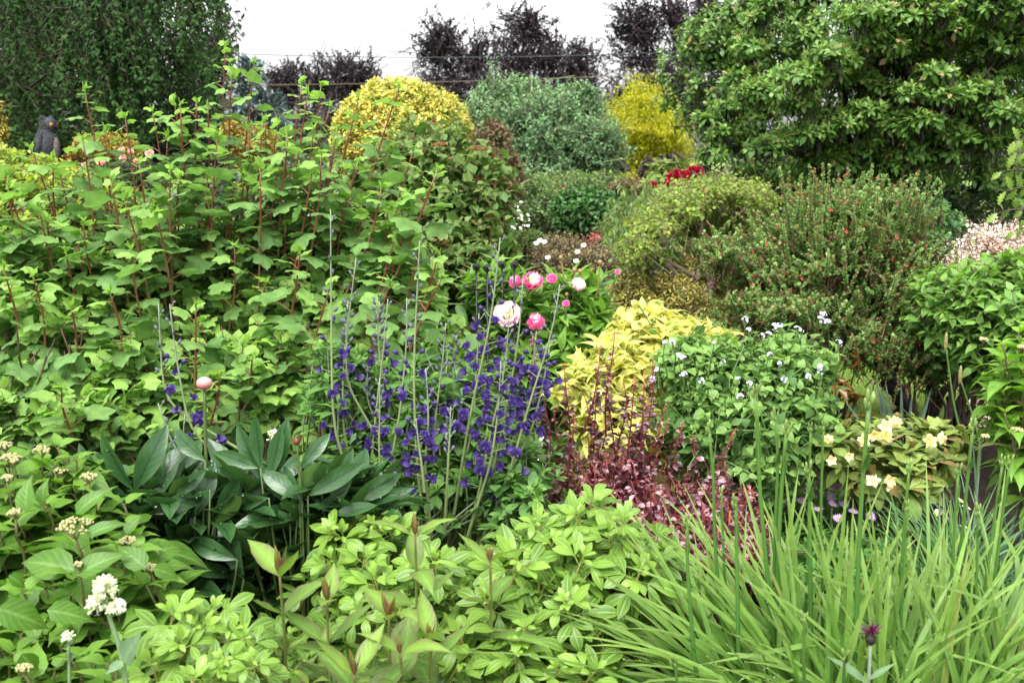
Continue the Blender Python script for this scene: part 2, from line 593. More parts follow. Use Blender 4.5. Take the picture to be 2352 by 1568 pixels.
# dark hedge closing the garden far behind
m = leafmat("far hedge leaf", (.012, .024, .010), (.026, .045, .016), tr=.2, rough=.5)
shrub("hedge", "long dark green boundary hedge at the far end of the garden", "hedge", 3,
      [[x, 24 + .6 * math.sin(x), .9, 1.9, 1.0, 1.25 + .2 * math.sin(x * 1.7)] for x in np.arange(-13, 17, 1.9)], 5200, FAR, (.10, .17), m, nb=0, twig=False, tw=(.2, .4), k=5, back=.15)

# purple-leaved trees on the skyline
PURP = leafmat("purple leaf", (.013, .010, .016), (.030, .021, .032), young=(.045, .026, .036), tr=.12, rough=.42, spec=.4)


def purple(label, seed, base_px, Y, blobs, N, lim):
    rng = np.random.default_rng(seed)
    b0 = P(base_px, 430, Y); b0[2] = 0
    root = thing("purple_tree", label, "tree", b0, "purple leaved trees on the skyline")
    g, gt, gl = Geo(), Geo(), Geo()
    bl = [blob(x, y, Y + dy, rx, ry, PX(min(rx, 90), Y)) for x, y, dy, rx, ry in blobs]
    p, o_ = crown_points(rng, bl, N, (.4, 1.2), .35, .35, .8)
    twig_leaves(rng, g, FAR, p, o_, (.09, .15), tw=(.8, 1.9), k=30, up=.55, spread=.32, gtw=gl, twr=.009, jit=.5)
    top = np.array([c[:3] for c in bl])
    gt.tubes(curve(b0 - UP * .1, b0 + UP * 2.2, 5, 0, None, rng, .05), np.linspace(.32, .22, 5), 8)
    for q in top:
        gl.tubes(curve(b0 + UP * 2., q + UP * .3, 8, .3, None, rng, .12), np.linspace(.15, .02, 8), 5)
    for (x, y) in lim:
        q = P(x, y, Y); i = np.argmin(np.linalg.norm(top - q, axis=1))
        gl.tubes(curve(top[i], q, 6, .1, None, rng, .08), np.linspace(.05, .01, 6), 4)
        n = 20
        t = rng.random(n) ** .7
        pp = top[i] + (q - top[i]) * t[:, None] + rng.normal(0, .22, (n, 3))
        twig_leaves(rng, g, FAR, pp, nrm(np.tile(q - top[i], (n, 1)) + rng.normal(0, .3, (n, 3))), (.10, .18), tw=(.4, .9), k=15, up=.3, spread=.45, gtw=gl, twr=.008)
    gt.build("trunk", BARKD, root); gl.build("branchwork", BARKD, root); g.build("crown", PURP, root)


purple("low dark purple tree behind the yellow dome, below the upper wire", 21, 730, 34,
       [(655, 220, 0, 60, 62), (735, 195, 1, 75, 52), (800, 190, 0, 62, 50), (690, 285, 0, 110, 60), (820, 270, 1, 90, 60)], 330,
       [(618, 150), (640, 135), (650, 150), (690, 140), (722, 140), (745, 135), (770, 135), (800, 138), (850, 142), (872, 150), (662, 138), (700, 150), (756, 128), (782, 126), (835, 132), (868, 162), (612, 170)])
purple("broad dark purple tree in the middle of the skyline", 22, 1180, 36,
       [(1030, 195, 0, 85, 50), (1085, 130, 0, 75, 55), (1180, 120, 1, 80, 60), (1250, 130, 0, 80, 55), (1320, 150, 0, 55, 50), (1190, 200, 0, 170, 75), (1010, 105, 0, 35, 35), (1220, 60, 0, 26, 38), (1320, 190, 0, 80, 60)], 760,
       [(992, 35), (1010, 50), (1030, 60), (980, 75), (1128, 40), (1140, 90), (1235, 45), (1190, 55), (1270, 80), (1340, 110), (1365, 130), (990, 110), (1015, 62), (1050, 70), (1122, 60), (1150, 72), (1208, 22), (1225, 30), (1345, 98), (1360, 105), (965, 150), (1290, 90), (955, 165)])
purple("tall open purple tree beside the big green tree, sky showing through it", 23, 1520, 33,
       [(1480, 75, 0, 60, 45), (1560, 40, 0, 70, 35), (1590, 95, 1, 60, 45), (1480, 140, 0, 70, 42), (1550, 180, 0, 90, 55), (1440, 220, 0, 70, 50), (1580, 240, 0, 90, 45), (1620, 30, 0, 50, 30)], 440,
       [(1392, 20), (1405, 40), (1440, 20), (1500, 0), (1545, -5), (1600, 5), (1660, 40), (1398, 95), (1420, 55), (1408, 75), (1430, 5), (1480, -10), (1520, 5), (1640, 5), (1380, 130), (1655, 60), (1500, 30)])
# ragged purple tips behind the birch
shrub("purple_shrub", "dark purple foliage hanging at the right edge of the dark birch", "tree", 24,
      [blob(500, 120, 22, 40, 60), blob(470, 170, 22, 60, 60), blob(520, 60, 22, 12, 30)], 190, FAR, (.12, .2), PURP, nb=4, br=.05, tw=(.3, .6), k=9, lump=.25, bname="trunk")

# overhead wires
WIRE = plain("wire", (.03, .04, .045), (.05, .06, .065), .5, 5)
WIREB = plain("wire rusty", (.16, .11, .07), (.2, .15, .1), .6, 5)
for pts, r, mt, lab in (
        (((300, 112), (490, 122), (700, 130), (1000, 132), (1160, 131), (1420, 125), (1610, 117), (1900, 100)) , .010, WIRE, "thick dark overhead wire crossing the open sky, highest of the wires"),
        (((300, 196), (650, 196), (850, 193), (1120, 184), (1400, 176), (1570, 168), (1900, 150)) , .0075, WIREB, "thin brownish overhead wire just above the green shrub top"),
        (((300, 240), (800, 232), (1100, 222), (1360, 205), (1560, 188), (1900, 165)), .006, WIRE, "thin grey overhead wire in front of the purple trees, third from top"),
        (((300, 262), (800, 250), (1100, 240), (1370, 226), (1480, 220), (1900, 196)), .006, WIRE, "thin grey overhead wire meeting the top of the yellow tree"),
        (((300, 282), (800, 268), (1100, 256), (1380, 243), (1440, 241), (1900, 220)), .006, WIRE, "lowest thin overhead wire, behind the yellow tree")):
    xs = np.array([q[0] for q in pts], float); ys = np.array([q[1] for q in pts], float)
    xx = np.linspace(300, 1900, 40)
    yy = np.polyval(np.polyfit(xs, ys, 2), xx)
    g = Geo(); g.tubes(np.array([P(a, b, 28.) for a, b in zip(xx, yy)]), np.full(40, r), 5)
    tag(g.build("overhead_wire", mt), lab, "wire", "overhead wires")

# weeping birch at upper left
m = leafmat("birch leaf", (.012, .037, .009), (.029, .072, .016), young=(.045, .10, .026), rare=((.08, .15, .035), .03), tr=.3, rough=.6, spec=.1, patch=.15)
rng = np.random.default_rng(31)
b0 = P(60, 400, 11.5); b0[2] = 0
root = thing("birch_tree", "big dark green weeping birch filling the upper left corner", "tree", b0)
g, gl, gt = Geo(), Geo(), Geo()
N = 1050
nc = 46          # hanging sprays grouped on boughs, with dark gaps between
bx, bt, bY = rng.uniform(-190, 470, nc), rng.uniform(-240, 215, nc), rng.uniform(8.5, 12.2, nc)
ci = rng.integers(0, nc, N)
px = np.minimum(bx[ci] + rng.normal(0, 26, N), 500); top = bt[ci] + (px - bx[ci]) * .35 + rng.normal(0, 14, N)
Yb = bY[ci] + rng.normal(0, .12, N)
LT = leafT(2, 'ovate', .66, .15, .2)
cs, pos, ld, ln, sz, rr, r2 = [], [], [], [], [], [], []
for i in range(N):
    L = rng.uniform(150, 330)
    ymax = np.interp(px[i], [-140, 60, 200, 380, 460, 505, 530], [345, 330, 330, 318, 300, 235, 110])
    y1 = min(top[i] + L, ymax + rng.normal(0, 14))
    if y1 < top[i] + 30:
        continue
    a = P(px[i], top[i], Yb[i]); b = P(px[i] + rng.normal(38, 24), y1, Yb[i] + rng.normal(0, .2))
    c = curve(a, b, 7, 0, np.array([rng.normal(0, .1), rng.normal(0, .1), 0]), rng, .02)
    cs.append(c)
    n = int(46 * (y1 - top[i]) / 240) + 5
    t = np.sort(rng.random(n)); f = t * 5.999; k0 = f.astype(int)
    q = c[k0] + (c[k0 + 1] - c[k0]) * (f - k0)[:, None]
    az = rng.uniform(0, 6.28, n)
    e = np.stack([np.cos(az), np.sin(az), rng.normal(-.55, .45, n)], 1)
    pos.append(q); ld.append(e); ln.append(np.stack([np.cos(az) * .7, np.sin(az) * .7 - .4, np.full(n, .6)], 1) + rng.normal(0, .3, (n, 3)))
    sz.append(rng.uniform(.036, .066, n)); rr.append(.5 * rng.random() + .5 * rng.random(n)); r2.append(t)
C_ = lambda l: np.concatenate(l)
g.inst(LT, C_(pos), C_(ld), C_(ln), C_(sz), 1., C_(rr), C_(r2))
gl.tubes(np.array(cs), np.linspace(.007, .002, 7), 3)
# dense inner crown behind the hanging twigs
bl = [blob(60, 40, 12.2, 260, 200, 1.2), blob(330, 20, 12.4, 170, 170, 1.), blob(120, 230, 12.6, 230, 110, .9), blob(370, 210, 12.5, 110, 90, .7)]
crown(rng, g, bl, 2000, LT, (.06, .10), shell=(.35, 1.), tw=(.2, .5), k=8, up=-.2, droop=.5, gtw=None)
for q in ((330, -60), (150, 60), (230, 150), (60, 160), (20, 190), (270, 60), (420, 120), (-40, 100)):
    gl.tubes(curve(P(-60, 330, 11.2), P(q[0], q[1], 11.0), 8, .35, None, rng, .05), np.linspace(.04, .01, 8), 5)
for q in ((170, 20), (250, 85), (300, 195), (215, 245), (160, 110), (110, 130)):
    gl.tubes(curve(P(-30, 250, 9.3), P(q[0], q[1], 9.0), 8, .15, None, rng, .03), np.linspace(.017, .005, 8), 5)
gt.tubes(curve(b0 - UP * .1, b0 + UP * 4.2, 8, 0, None, rng, .05), np.linspace(.2, .12, 8), 8)
gt.build("trunk", BARK, root); gl.build("branchwork", plain("birch twig", (.02, .016, .008), (.05, .04, .02), .8, 30), root); g.build("crown", m, root)

# grey-blue spruce between birch and purple tree
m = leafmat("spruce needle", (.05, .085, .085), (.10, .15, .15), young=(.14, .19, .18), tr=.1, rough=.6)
rng = np.random.default_rng(33)
b0 = P(585, 400, 22); b0[2] = 0
root = thing("spruce_tree", "silvery blue conifer rising between the dark birch and purple tree", "tree", b0)
g, gb = Geo(), Geo()
topz = P(575, 148, 22)[2]
for i in range(150):
    z = topz * (1 - rng.random() ** 1.3 * .9); f = 1 - z / topz; az = rng.uniform(0, 6.28); L = .14 + 2.2 * f
    a = np.array([b0[0], b0[1], z]); b = a + np.array([math.cos(az) * L, math.sin(az) * L, -.12 * L + .1])
    gb.tubes(np.stack([a, b]), np.array([.012, .004]), 3)
    n = int(10 + 46 * min(1, L)); t = rng.uniform(.15, 1, n)
    q = a + (b - a) * t[:, None]
    g.inst(FAR, q, nrm((b - a)[None] + rng.normal(0, .75 * L, (n, 3))), UP + rng.normal(0, .3, (n, 3)), rng.uniform(.12, .24, n), .45, rng.random(n), t)
gb.tubes(np.stack([b0, [b0[0], b0[1], topz]]), np.array([.14, .01]), 6)
gb.build("trunk", BARK, root); g.build("foliage", m, root)
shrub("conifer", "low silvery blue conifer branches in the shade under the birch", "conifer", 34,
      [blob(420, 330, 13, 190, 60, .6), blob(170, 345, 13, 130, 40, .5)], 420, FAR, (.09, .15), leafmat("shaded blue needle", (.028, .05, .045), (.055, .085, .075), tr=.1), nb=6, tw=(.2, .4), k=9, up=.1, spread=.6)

# yellow variegated dome
m = leafmat("golden leaf", (.66, .56, .12), (.50, .48, .11), rare=((.10, .20, .035), .27), rib=((.14, .24, .04), .3), tr=.3, rough=.35)
shrub("golden_euonymus", "clipped dome shrub with bright yellow and green leaves", "shrub", 41,
      [blob(925, 330, 9.3, 158, 145, .62), blob(925, 340, 9.3, 130, 125, .5), blob(915, 240, 9.3, 90, 58, .4), blob(1010, 300, 9.2, 75, 80, .4), blob(830, 300, 9.3, 60, 80, .4)], 3000, MIDL, (.04, .072), m, nb=8,
      tw=(.06, .14), k=7, lump=.05, shell=(.86, 1.03), up=.3, spread=.8)

# blue-green tall shrub
m = leafmat("bluegreen leaf", (.06, .135, .06), (.11, .22, .095), young=(.17, .30, .12), tr=.3, rough=.5, patch=.2)
r_, rng, p, o = shrub("bluegreen_shrub", "large feathery blue green shrub in the middle distance", "shrub", 42,
      [blob(1240, 330, 12, 150, 130), blob(1150, 280, 12, 85, 95), blob(1190, 225, 12, 60, 55), blob(1290, 255, 12, 75, 60), blob(1330, 350, 11.6, 90, 85), blob(1220, 420, 11.4, 110, 70), blob(1110, 230, 12, 25, 45), blob(1345, 225, 12, 35, 40)],
      2700, FAR2, (.055, .095), m, nb=26, br=.03, tw=(.2, .42), k=10, up=.55, lump=.22, shell=(.7, 1.1), twr=.006, bark=plain("pale twig", (.10, .12, .06), (.16, .17, .09), .8))
shrub("bluegreen_spire", "upright leafy shoot standing on top of the blue green shrub", "shoot", 43, [blob(1190, 178, 12, 9, 24), blob(1235, 182, 12, 8, 18)], 60, FAR2, (.05, .08), m, nb=3, tw=(.08, .16), k=8, up=.9) if False else None

# golden tree with layered sprays
m = leafmat("gold spray leaf", (.24, .27, .012), (.34, .34, .018), young=(.44, .42, .03), tr=.35, rough=.5, patch=.12)
lay = [(1460, 225, 42, 20), (1490, 255, 60, 18), (1420, 262, 30, 12), (1470, 290, 70, 18), (1530, 300, 48, 16), (1430, 318, 55, 14), (1500, 335, 62, 16), (1540, 345, 40, 14), (1450, 355, 50, 13), (1500, 372, 62, 13), (1420, 392, 40, 14), (1400, 420, 30, 14), (1560, 322, 30, 14), (1475, 400, 40, 14)]
rng = np.random.default_rng(44)
b0 = P(1480, 440, 17); b0[2] = 0
root = thing("golden_tree", "bright golden yellow tree with layered sprays beside the blue green shrub", "tree", b0)
g, gt = Geo(), Geo()
bl = [blob(x + rng.normal(0, 6), y, 17 + rng.normal(0, .3), rx * 1.15, ry * .6, .45) for x, y, rx, ry in lay]
crown(rng, g, bl, 1500, leafT(2, 'lance', .3, .2, .3), (.06, .11), shell=(.4, 1.2), tw=(.25, .6), k=16, up=.25, droop=.25, lump=.3, spread=.8)
limbs(rng, gt, b0, [np.array(q[:3]) for q in bl], .05, .01)
gt.build("trunk", BARKD, root); g.build("crown", m, root)

# the big tree at upper right
m = leafmat("rosette leaf", (.055, .135, .024), (.088, .185, .034), young=(.20, .31, .065), rare=((.28, .20, .09), .045), rib=((.14, .22, .06), .35), tr=.3, rough=.36, patch=.15)
rng = np.random.default_rng(45)
b0 = P(2010, 500, 9.6); b0[2] = 0
root = thing("broadleaf_tree", "large spreading green tree filling the upper right corner", "tree", b0)
g, gl, gt = Geo(), Geo(), Geo()
bl = []
for x, y, dy, rx, ry in ((1990, 180, .6, 380, 230), (2180, 300, .3, 330, 190), (1860, 300, .2, 220, 150), (2050, 90, .4, 380, 160), (1800, 180, .5, 130, 110), (2250, 120, .2, 260, 200), (1745, 300, .1, 120, 70), (2100, 400, 0, 300, 90), (1880, 60, .5, 210, 110)):
    bl.append(blob(x, y, 9.4 + dy, rx, ry, PX(rx, 9.4) * .55))
for i in range(34):     # boughs sloping down towards the left
    x = rng.uniform(1760, 2420); y = rng.uniform(-20, 420)
    lim = np.interp(x, [1600, 1680, 1760, 2400], [300, 60, -20, -60])
    if y < lim + 30 or (x < 1700 and y > 380):
        continue
    yy = 8.5 + rng.uniform(-.3, .4); sl = rng.uniform(.1, .5) * (1 if rng.random() < .75 else -1)
    for q in range(4):
        w = rng.uniform(34, 62)
        bl.append(blob(x + (q - 1.5) * 50 + rng.normal(0, 10), y - (q - 1.5) * 50 * sl + rng.normal(0, 10), yy + rng.normal(0, .1), w, w * rng.uniform(.35, .6), rng.uniform(.18, .32)))
bl += [blob(1690, 180, 9, 30, 22, .25), blob(1675, 245, 9, 40, 16, .25), blob(1645, 305, 8.9, 40, 20, .25), blob(1720, 110, 9, 36, 24, .25), blob(1745, 45, 9, 36, 22, .25), blob(1770, 5, 9, 40, 22, .25), blob(1640, 350, 8.9, 40, 18, .25), blob(1620, 270, 8.9, 26, 10, .2)]
ROS = [leafT(3, 'obovate', .36, .2, .25), leafT(3, 'obovate', .42, .1, .45)]
crown(rng, g, bl, 6800, ROS, (.075, .12), shell=(.78, 1.06), back=.2, lump=.14, rosette=True, k=9, tw=(.1, .2), up=.5, el=(-.1, 1.1), gtw=gl, twr=.005, low=.45, jit=.3)
gt.tubes(curve(b0 - UP * .1, b0 + UP * 1.5, 6, 0, None, rng, .03), np.linspace(.17, .13, 6), 8)
limbs(rng, gl, b0 + UP * 1.4, [np.array(q[:3]) for q in bl[:30]], .07, .012)
gt.build("trunk", BARKD, root); gl.build("branchwork", BARKD, root); g.build("crown", m, root)

# owl on a post
OWL = plain("owl paint", (.03, .034, .045), (.085, .09, .105), .7, 70, .9)
OWLP = plain("owl breast", (.13, .11, .10), (.22, .19, .17), .7, 60, .5)
EYE = plain("owl eye", (.65, .25, .02), (.75, .32, .03), .2, 8); BLK = plain("black", (.008, .008, .009), (.012, .012, .013), .3, 8)
ob = P(112, 372, 8.6)
S = PX(1., 8.6)
pr = thing("wooden_post", "weathered grey post under the owl, behind the lime hedge", "post", [ob[0], ob[1], 0])
g = Geo(); z0 = ob[2]
g.tubes(np.array([[ob[0], ob[1], 0], [ob[0], ob[1], z0 - .03], [ob[0], ob[1], z0 - .012]]), np.array([.07, .07, .066]), 10); g.build("shaft", plain("post wood", (.12, .10, .08), (.22, .19, .16), .9, 20, .3), pr)
g = Geo(); g.tubes(np.array([[ob[0], ob[1], z0 - .0119], [ob[0], ob[1], z0]]), np.array([.10, .098]), 12); g.build("cap", plain("post cap", (.2, .17, .15), (.3, .26, .23), .9, 20, .3), pr)
root = thing("owl_statue", "grey decoy owl with orange eyes perched at far left under the birch", "owl", ob)
yaw = np.array([.985, -.17, 0.])      # looks to the right of the picture
side = np.array([.17, .985, 0.])
g = Geo()
K = 15
prof_z = np.array([0, .02, .07, .13, .19, .24, .27, .285, .30, .325, .35, .37, .385, .392, .396])
rad = np.array([.045, .062, .082, .096, .097, .085, .068, .062, .066, .073, .072, .062, .045, .025, .004])
lean = np.array([-.02, -.018, -.01, -.004, 0, .004, .008, .012, .016, .02, .022, .022, .02, .018, .016])
c = ob + UP * prof_z[:, None] * .92 + yaw * lean[:, None]
g.tubes(c, rad, 18)
tail = np.array([ob + UP * .1 - yaw * .07, ob + UP * .02 - yaw * .085, ob - UP * .06 - yaw * .09])
g.tubes(tail, np.array([.05, .04, .022]), 8)
body = g.build("body", OWL, root)
g = Geo()
for sg in (1, -1):
    cc = np.array([ob + UP * .25 + side * .07 * sg, ob + UP * .18 + side * .09 * sg - yaw * .012, ob + UP * .09 + side * .085 * sg - yaw * .03, ob + UP * .01 + side * .05 * sg - yaw * .07])
    g = Geo(); g.tubes(cc, np.array([.02, .034, .032, .008]), 8); g.build("wing", OWL, root)
    e0 = ob + UP * .345 + side * .04 * sg + yaw * .03
    g = Geo(); g.tubes(np.array([e0, e0 + UP * .022 + side * .012 * sg - yaw * .012, e0 + UP * .04 + side * .02 * sg - yaw * .03]), np.array([.02, .013, .002]), 6); g.build("ear_tuft", OWL, root)
    ec = ob + UP * .305 + side * .034 * sg + yaw * .074; dv = nrm(yaw + side * .35 * sg)
    g = Geo(); g.tubes(np.array([ec, ec + dv * .014]), np.array([.019, .013]), 12); ey = g.build("eye", EYE, root)
    g = Geo(); g.tubes(np.array([ec + dv * .0135, ec + dv * .018]), np.array([.0075, .004]), 8); g.build("pupil", BLK, ey)
bk = ob + UP * .285 + yaw * .085
g = Geo(); g.tubes(np.array([bk + UP * .01, bk + yaw * .018, bk + yaw * .02 - UP * .025]), np.array([.013, .011, .002]), 6); g.build("beak", BLK, root)
g = Geo(); g.tubes(np.array([ob + yaw * .045 + UP * .01, ob + yaw * .066 + UP * .08, ob + yaw * .068 + UP * .16, ob + yaw * .05 + UP * .23]), np.array([.03, .043, .044, .026]), 10); g.build("breast", OWLP, root)
# ================================================================== middle distance
m = leafmat("gold conifer leaf", (.30, .24, .03), (.22, .22, .03), young=(.42, .34, .05), tr=.2, rough=.6)
shrub("golden_conifer", "feathery golden conifer cut by the left edge of the picture", "conifer", 51, [blob(-12, 290, 7.5, 26, 60), blob(-30, 340, 7.5, 40, 80)], 300, FAR2, (.03, .055), m, nb=3, tw=(.08, .18), k=9, up=-.1, droop=.4, spread=.5)
m = leafmat("lime hedge leaf", (.10, .20, .025), (.18, .28, .04), young=(.30, .36, .05), tr=.35, rough=.45)
shrub("lime_hedge", "loose lime green hedge at far left in front of the owl", "hedge", 52,
      [blob(20, 430, 6.2, 130, 85, .5), blob(-60, 400, 6.3, 90, 80, .4), blob(150, 455, 6.1, 90, 70, .4), blob(60, 560, 6.0, 170, 140, .5), blob(250, 480, 6.3, 80, 60, .4)], 1500, leafT(3, 'obovate', .55, .2, .2), (.045, .075), m, nb=10, tw=(.08, .2), k=7, up=.5, shell=(.8, 1.08))
m = leafmat("amber shrub leaf", (.32, .27, .03), (.20, .20, .03), rare=((.35, .12, .03), .2), tr=.3)
shrub("amber_shrub", "yellow amber leaved shrub behind the pink roses at left", "shrub", 53, [blob(245, 345, 8, 75, 42, .35)], 330, FAR2, (.035, .06), m, nb=5, tw=(.08, .16), k=7)
shrub("amber_shrub", "small yellow shrub glimpsed through the currant stems below the spruce", "shrub", 54, [blob(590, 330, 8, 55, 45, .3), blob(540, 300, 8, 30, 25, .2)], 320, FAR2, (.035, .06), m, nb=5, tw=(.08, .16), k=7)
m = leafmat("rose leaf", (.03, .07, .02), (.05, .11, .03), tr=.25)
root, rng, p, o = shrub("rose_bush", "rose bush with pale pink blooms behind the currant at left", "rose", 55, [blob(290, 400, 7.2, 90, 40, .3)], 300, FAR2, (.03, .055), m, nb=6, tw=(.08, .16), k=6)


def cup(petals, m):
    """petals: (count, tilt from the axis, size, template, base lift, material, phase)"""
    g = Geo()
    for n, tilt, s, T, z, mi, ph0 in petals:
        a = np.arange(n) * 2 * np.pi / n + ph0
        r = np.stack([np.cos(a), 0 * a, np.sin(a)], 1)
        d = r * math.sin(tilt) + np.array([0, math.cos(tilt), 0])
        nn = -r * math.cos(tilt) + np.array([0, math.sin(tilt), 0])
        pp = r * .06 + np.array([0, z, 0])
        g.inst(T, pp, d, nn, s * (1 + .12 * np.sin(a * 3 + 1)), 1., (a * .37) % 1, (a * .61) % 1, mi)
    return g


PET = leafT(5, 'obovate', .95, .35, -.35)
PETW = leafT(5, 'round', 1.05, .3, -.3)
PETN = leafT(3, 'obovate', .35, .2, -.1)
rosem = [petalmat("rose petal", (.75, .38, .36), (.85, .60, .58)), petalmat("rose heart", (.75, .30, .22), (.8, .45, .38))]
rb = cup([(6, 1.15, .62, PETW, 0, 0, 0), (5, .6, .6, PETW, 0, 0, .5), (4, .22, .55, PETW, .02, 1, .2)], None).mesh("rose_bloom", rosem)
place_parts(root, "bloom", rb, np.array([P(282, 348, 7.05), P(300, 350, 7.1), P(345, 356, 7.05), P(287, 366, 6.95), P(234, 376, 6.95), P(312, 372, 7.0), P(195, 381, 7)]), nrm(np.array([[-.2, -.7, .6], [.3, -.6, .6], [.1, -.8, .5], [-.3, -.8, .3], [0, -.7, .6], [.4, -.7, .4], [0, -.6, .6]])), [.05, .04, .06, .055, .06, .04, .04])

# viburnum with red tinted leaves
m = leafmat("viburnum leaf", (.06, .14, .025), (.10, .185, .04), young=(.13, .20, .05), rare=((.17, .06, .04), .045), tr=.3, rough=.5, rib=((.05, .07, .02), .4), vein=.25)
VL = lobeT(13, 1, ((0, 1., .5), (1.05, .8, .35), (2.1, .45, .4)), .5, .05, 9, .15, .03)
VL2 = leafT(4, 'acumin', .55, .25, .45)
root, rng, p, o = shrub("viburnum_bush", "tall viburnum bush with reddish shoot tips before the yellow dome", "shrub", 56,
      [blob(1020, 470, 6.5, 150, 165, .5), blob(985, 345, 6.6, 95, 70, .4), blob(1110, 460, 6.4, 70, 130, .35), blob(900, 420, 6.7, 100, 110, .4), blob(1050, 570, 6.2, 130, 80, .4), blob(1130, 545, 6.2, 50, 70, .25)],
      1050, [VL, VL2, VL2], (.06, .10), m, nb=16, br=.014, tw=(.16, .34), k=10, up=.75, spread=.9, droop=.15, bark=TWIGR, shell=(.72, 1.06))
g = Geo()
um = plain("red seed head", (.16, .04, .015), (.26, .09, .03), .7, 60)
for q in ((1008, 335), (1100, 345), (1105, 440)):
    c = P(*q, 6.05); g = Geo(); n = 60
    dd = nrm(rng.normal(size=(n, 3)) * [1, 1, .3] + UP * .4)
    g.inst(ballT(5, 3), c + dd * rng.uniform(.02, .05, (n, 1)) * [1, 1, .4], dd, UP, .010)
    g.build("seed_head", um, root)
m = leafmat("redbrown leaf", (.10, .07, .03), (.16, .09, .05), rare=((.08, .13, .04), .3), tr=.25, rough=.55)
shrub("redbrown_shrub", "narrow reddish brown shrub between viburnum and blue green shrub", "shrub", 57, [blob(1135, 350, 9, 55, 75, .25), blob(1170, 410, 8.9, 40, 60, .25)], 420, FAR2, (.05, .08), m, nb=6, tw=(.1, .2), k=7)

# fillers low in the middle
m = leafmat("mid green leaf", (.05, .11, .03), (.09, .17, .045), young=(.14, .23, .06), tr=.3)
shrub("green_shrub", "soft mid green shrub under the blue green shrub, left of the dark dome", "shrub", 58, [blob(1260, 470, 9.2, 75, 50, .4), blob(1215, 450, 9.4, 60, 50, .4), blob(1330, 440, 9.5, 70, 40, .4)], 700, FAR2, (.035, .06), m, nb=6, tw=(.08, .16), k=8, up=.7)
shrub("green_shrub", "green shrub with arching sprays below the golden tree", "shrub", 59, [blob(1380, 425, 10.5, 80, 32, .4), blob(1300, 430, 10.3, 70, 35, .4)], 420, FAR2, (.045, .075), leafmat("bluish leaf", (.05, .115, .05), (.08, .16, .07), young=(.2, .26, .05), tr=.3), nb=6, tw=(.12, .25), k=8)
m = leafmat("dark dome leaf", (.02, .06, .015), (.035, .095, .022), young=(.06, .15, .035), tr=.2, rough=.4)
shrub("dome_shrub", "rounded dark green glossy dome shrub in the middle distance", "shrub", 60, [blob(1350, 492, 8, 84, 56, .28)], 800, OVATE, (.05, .085), m, nb=8, tw=(.06, .12), k=6, up=.2, lump=.06, shell=(.85, 1.04))
m = leafmat("copper heath leaf", (.15, .10, .045), (.13, .14, .05), rare=((.25, .08, .05), .12), tr=.25)
shrub("heath_shrub", "coppery brown fine shrub peeping over the dark green dome", "shrub", 61, [blob(1310, 442, 9.3, 48, 16, .2), blob(1460, 432, 10, 60, 22, .25)], 420, FAR, (.03, .05), m, nb=4, tw=(.06, .14), k=7, up=.6)
m = leafmat("white bush leaf", (.05, .11, .03), (.08, .15, .04), tr=.3)
root, rng, p, o = shrub("white_flowered_shrub", "low shrub covered in white flowers beside the viburnum", "shrub", 62, [blob(1195, 505, 7.6, 34, 42, .15), blob(1180, 560, 7.3, 30, 40, .15), blob(1140, 590, 6.9, 50, 26, .15)], 330, FAR2, (.03, .05), m, nb=4, tw=(.06, .12), k=6)
WHITE = petalmat("white petal", (.8, .8, .74), (.86, .86, .84), tr=.25)
wb = cup([(5, 1.2, .55, PETW, 0, 0, 0), (4, .7, .45, PETW, 0, 0, .5)], None)
g = Geo(); T = wb.tmpl()
k = 60
q = np.array([P(1193 + rng.normal(0, 14), 505 + rng.normal(0, 18), 7.38 + rng.normal(0, .04)) for _ in range(k)])
fw = wb.mesh("white_bloom", [WHITE])
q = q[::2]
place_parts(root, "flower", fw, q, nrm(np.array([0, -.7, .6]) + rng.normal(0, .4, q.shape)), rng.uniform(.024, .036, len(q)))
q = np.array([P(1165, 545, 7.1), P(1172, 560, 7.1), P(1145, 548, 7), P(1150, 575, 6.8), P(1180, 585, 7.1), P(1210, 540, 7.3)])
q = np.repeat(q, 3, 0) + rng.normal(0, .02, (18, 3))
place_parts(root, "flower", fw, q, nrm(np.array([0, -.7, .6]) + rng.normal(0, .4, q.shape)), rng.uniform(.022, .03, 18))
m = leafmat("clipped hedge leaf", (.05, .10, .02), (.10, .16, .03), tr=.25)
shrub("clipped_hedge", "small clipped green hedge mound below the white flowers", "hedge", 63, [blob(1213, 560, 7.2, 52, 32, .2)], 700, FAR, (.022, .036), m, nb=5, tw=(.03, .06), k=7, lump=.03, shell=(.88, 1.02))
m = leafmat("olive brown leaf", (.12, .12, .05), (.16, .13, .07), rare=((.26, .13, .06), .18), young=(.17, .16, .07), tr=.25)
root, rng, p, o = shrub("potentilla_shrub", "dull brownish green twiggy shrub with a few white flowers behind pink peonies", "shrub", 64, [blob(1300, 600, 6.4, 95, 62, .3), blob(1380, 620, 6.3, 70, 60, .25)], 950, FAR, (.022, .036), m, nb=12, br=.007, tw=(.08, .18), k=9, up=.6, shell=(.7, 1.06))
place_parts(root, "flower", wb.mesh("white_flower", [WHITE]), np.array([P(1240, 554, 6.2), P(1232, 560, 6.2), P(1250, 557, 6.2), P(1326, 580, 6.1), P(1323, 601, 6.1), P(1258, 593, 6.1), P(1340, 565, 6.1)]), nrm(np.array([[0, -.8, .6]] * 7)), .035)

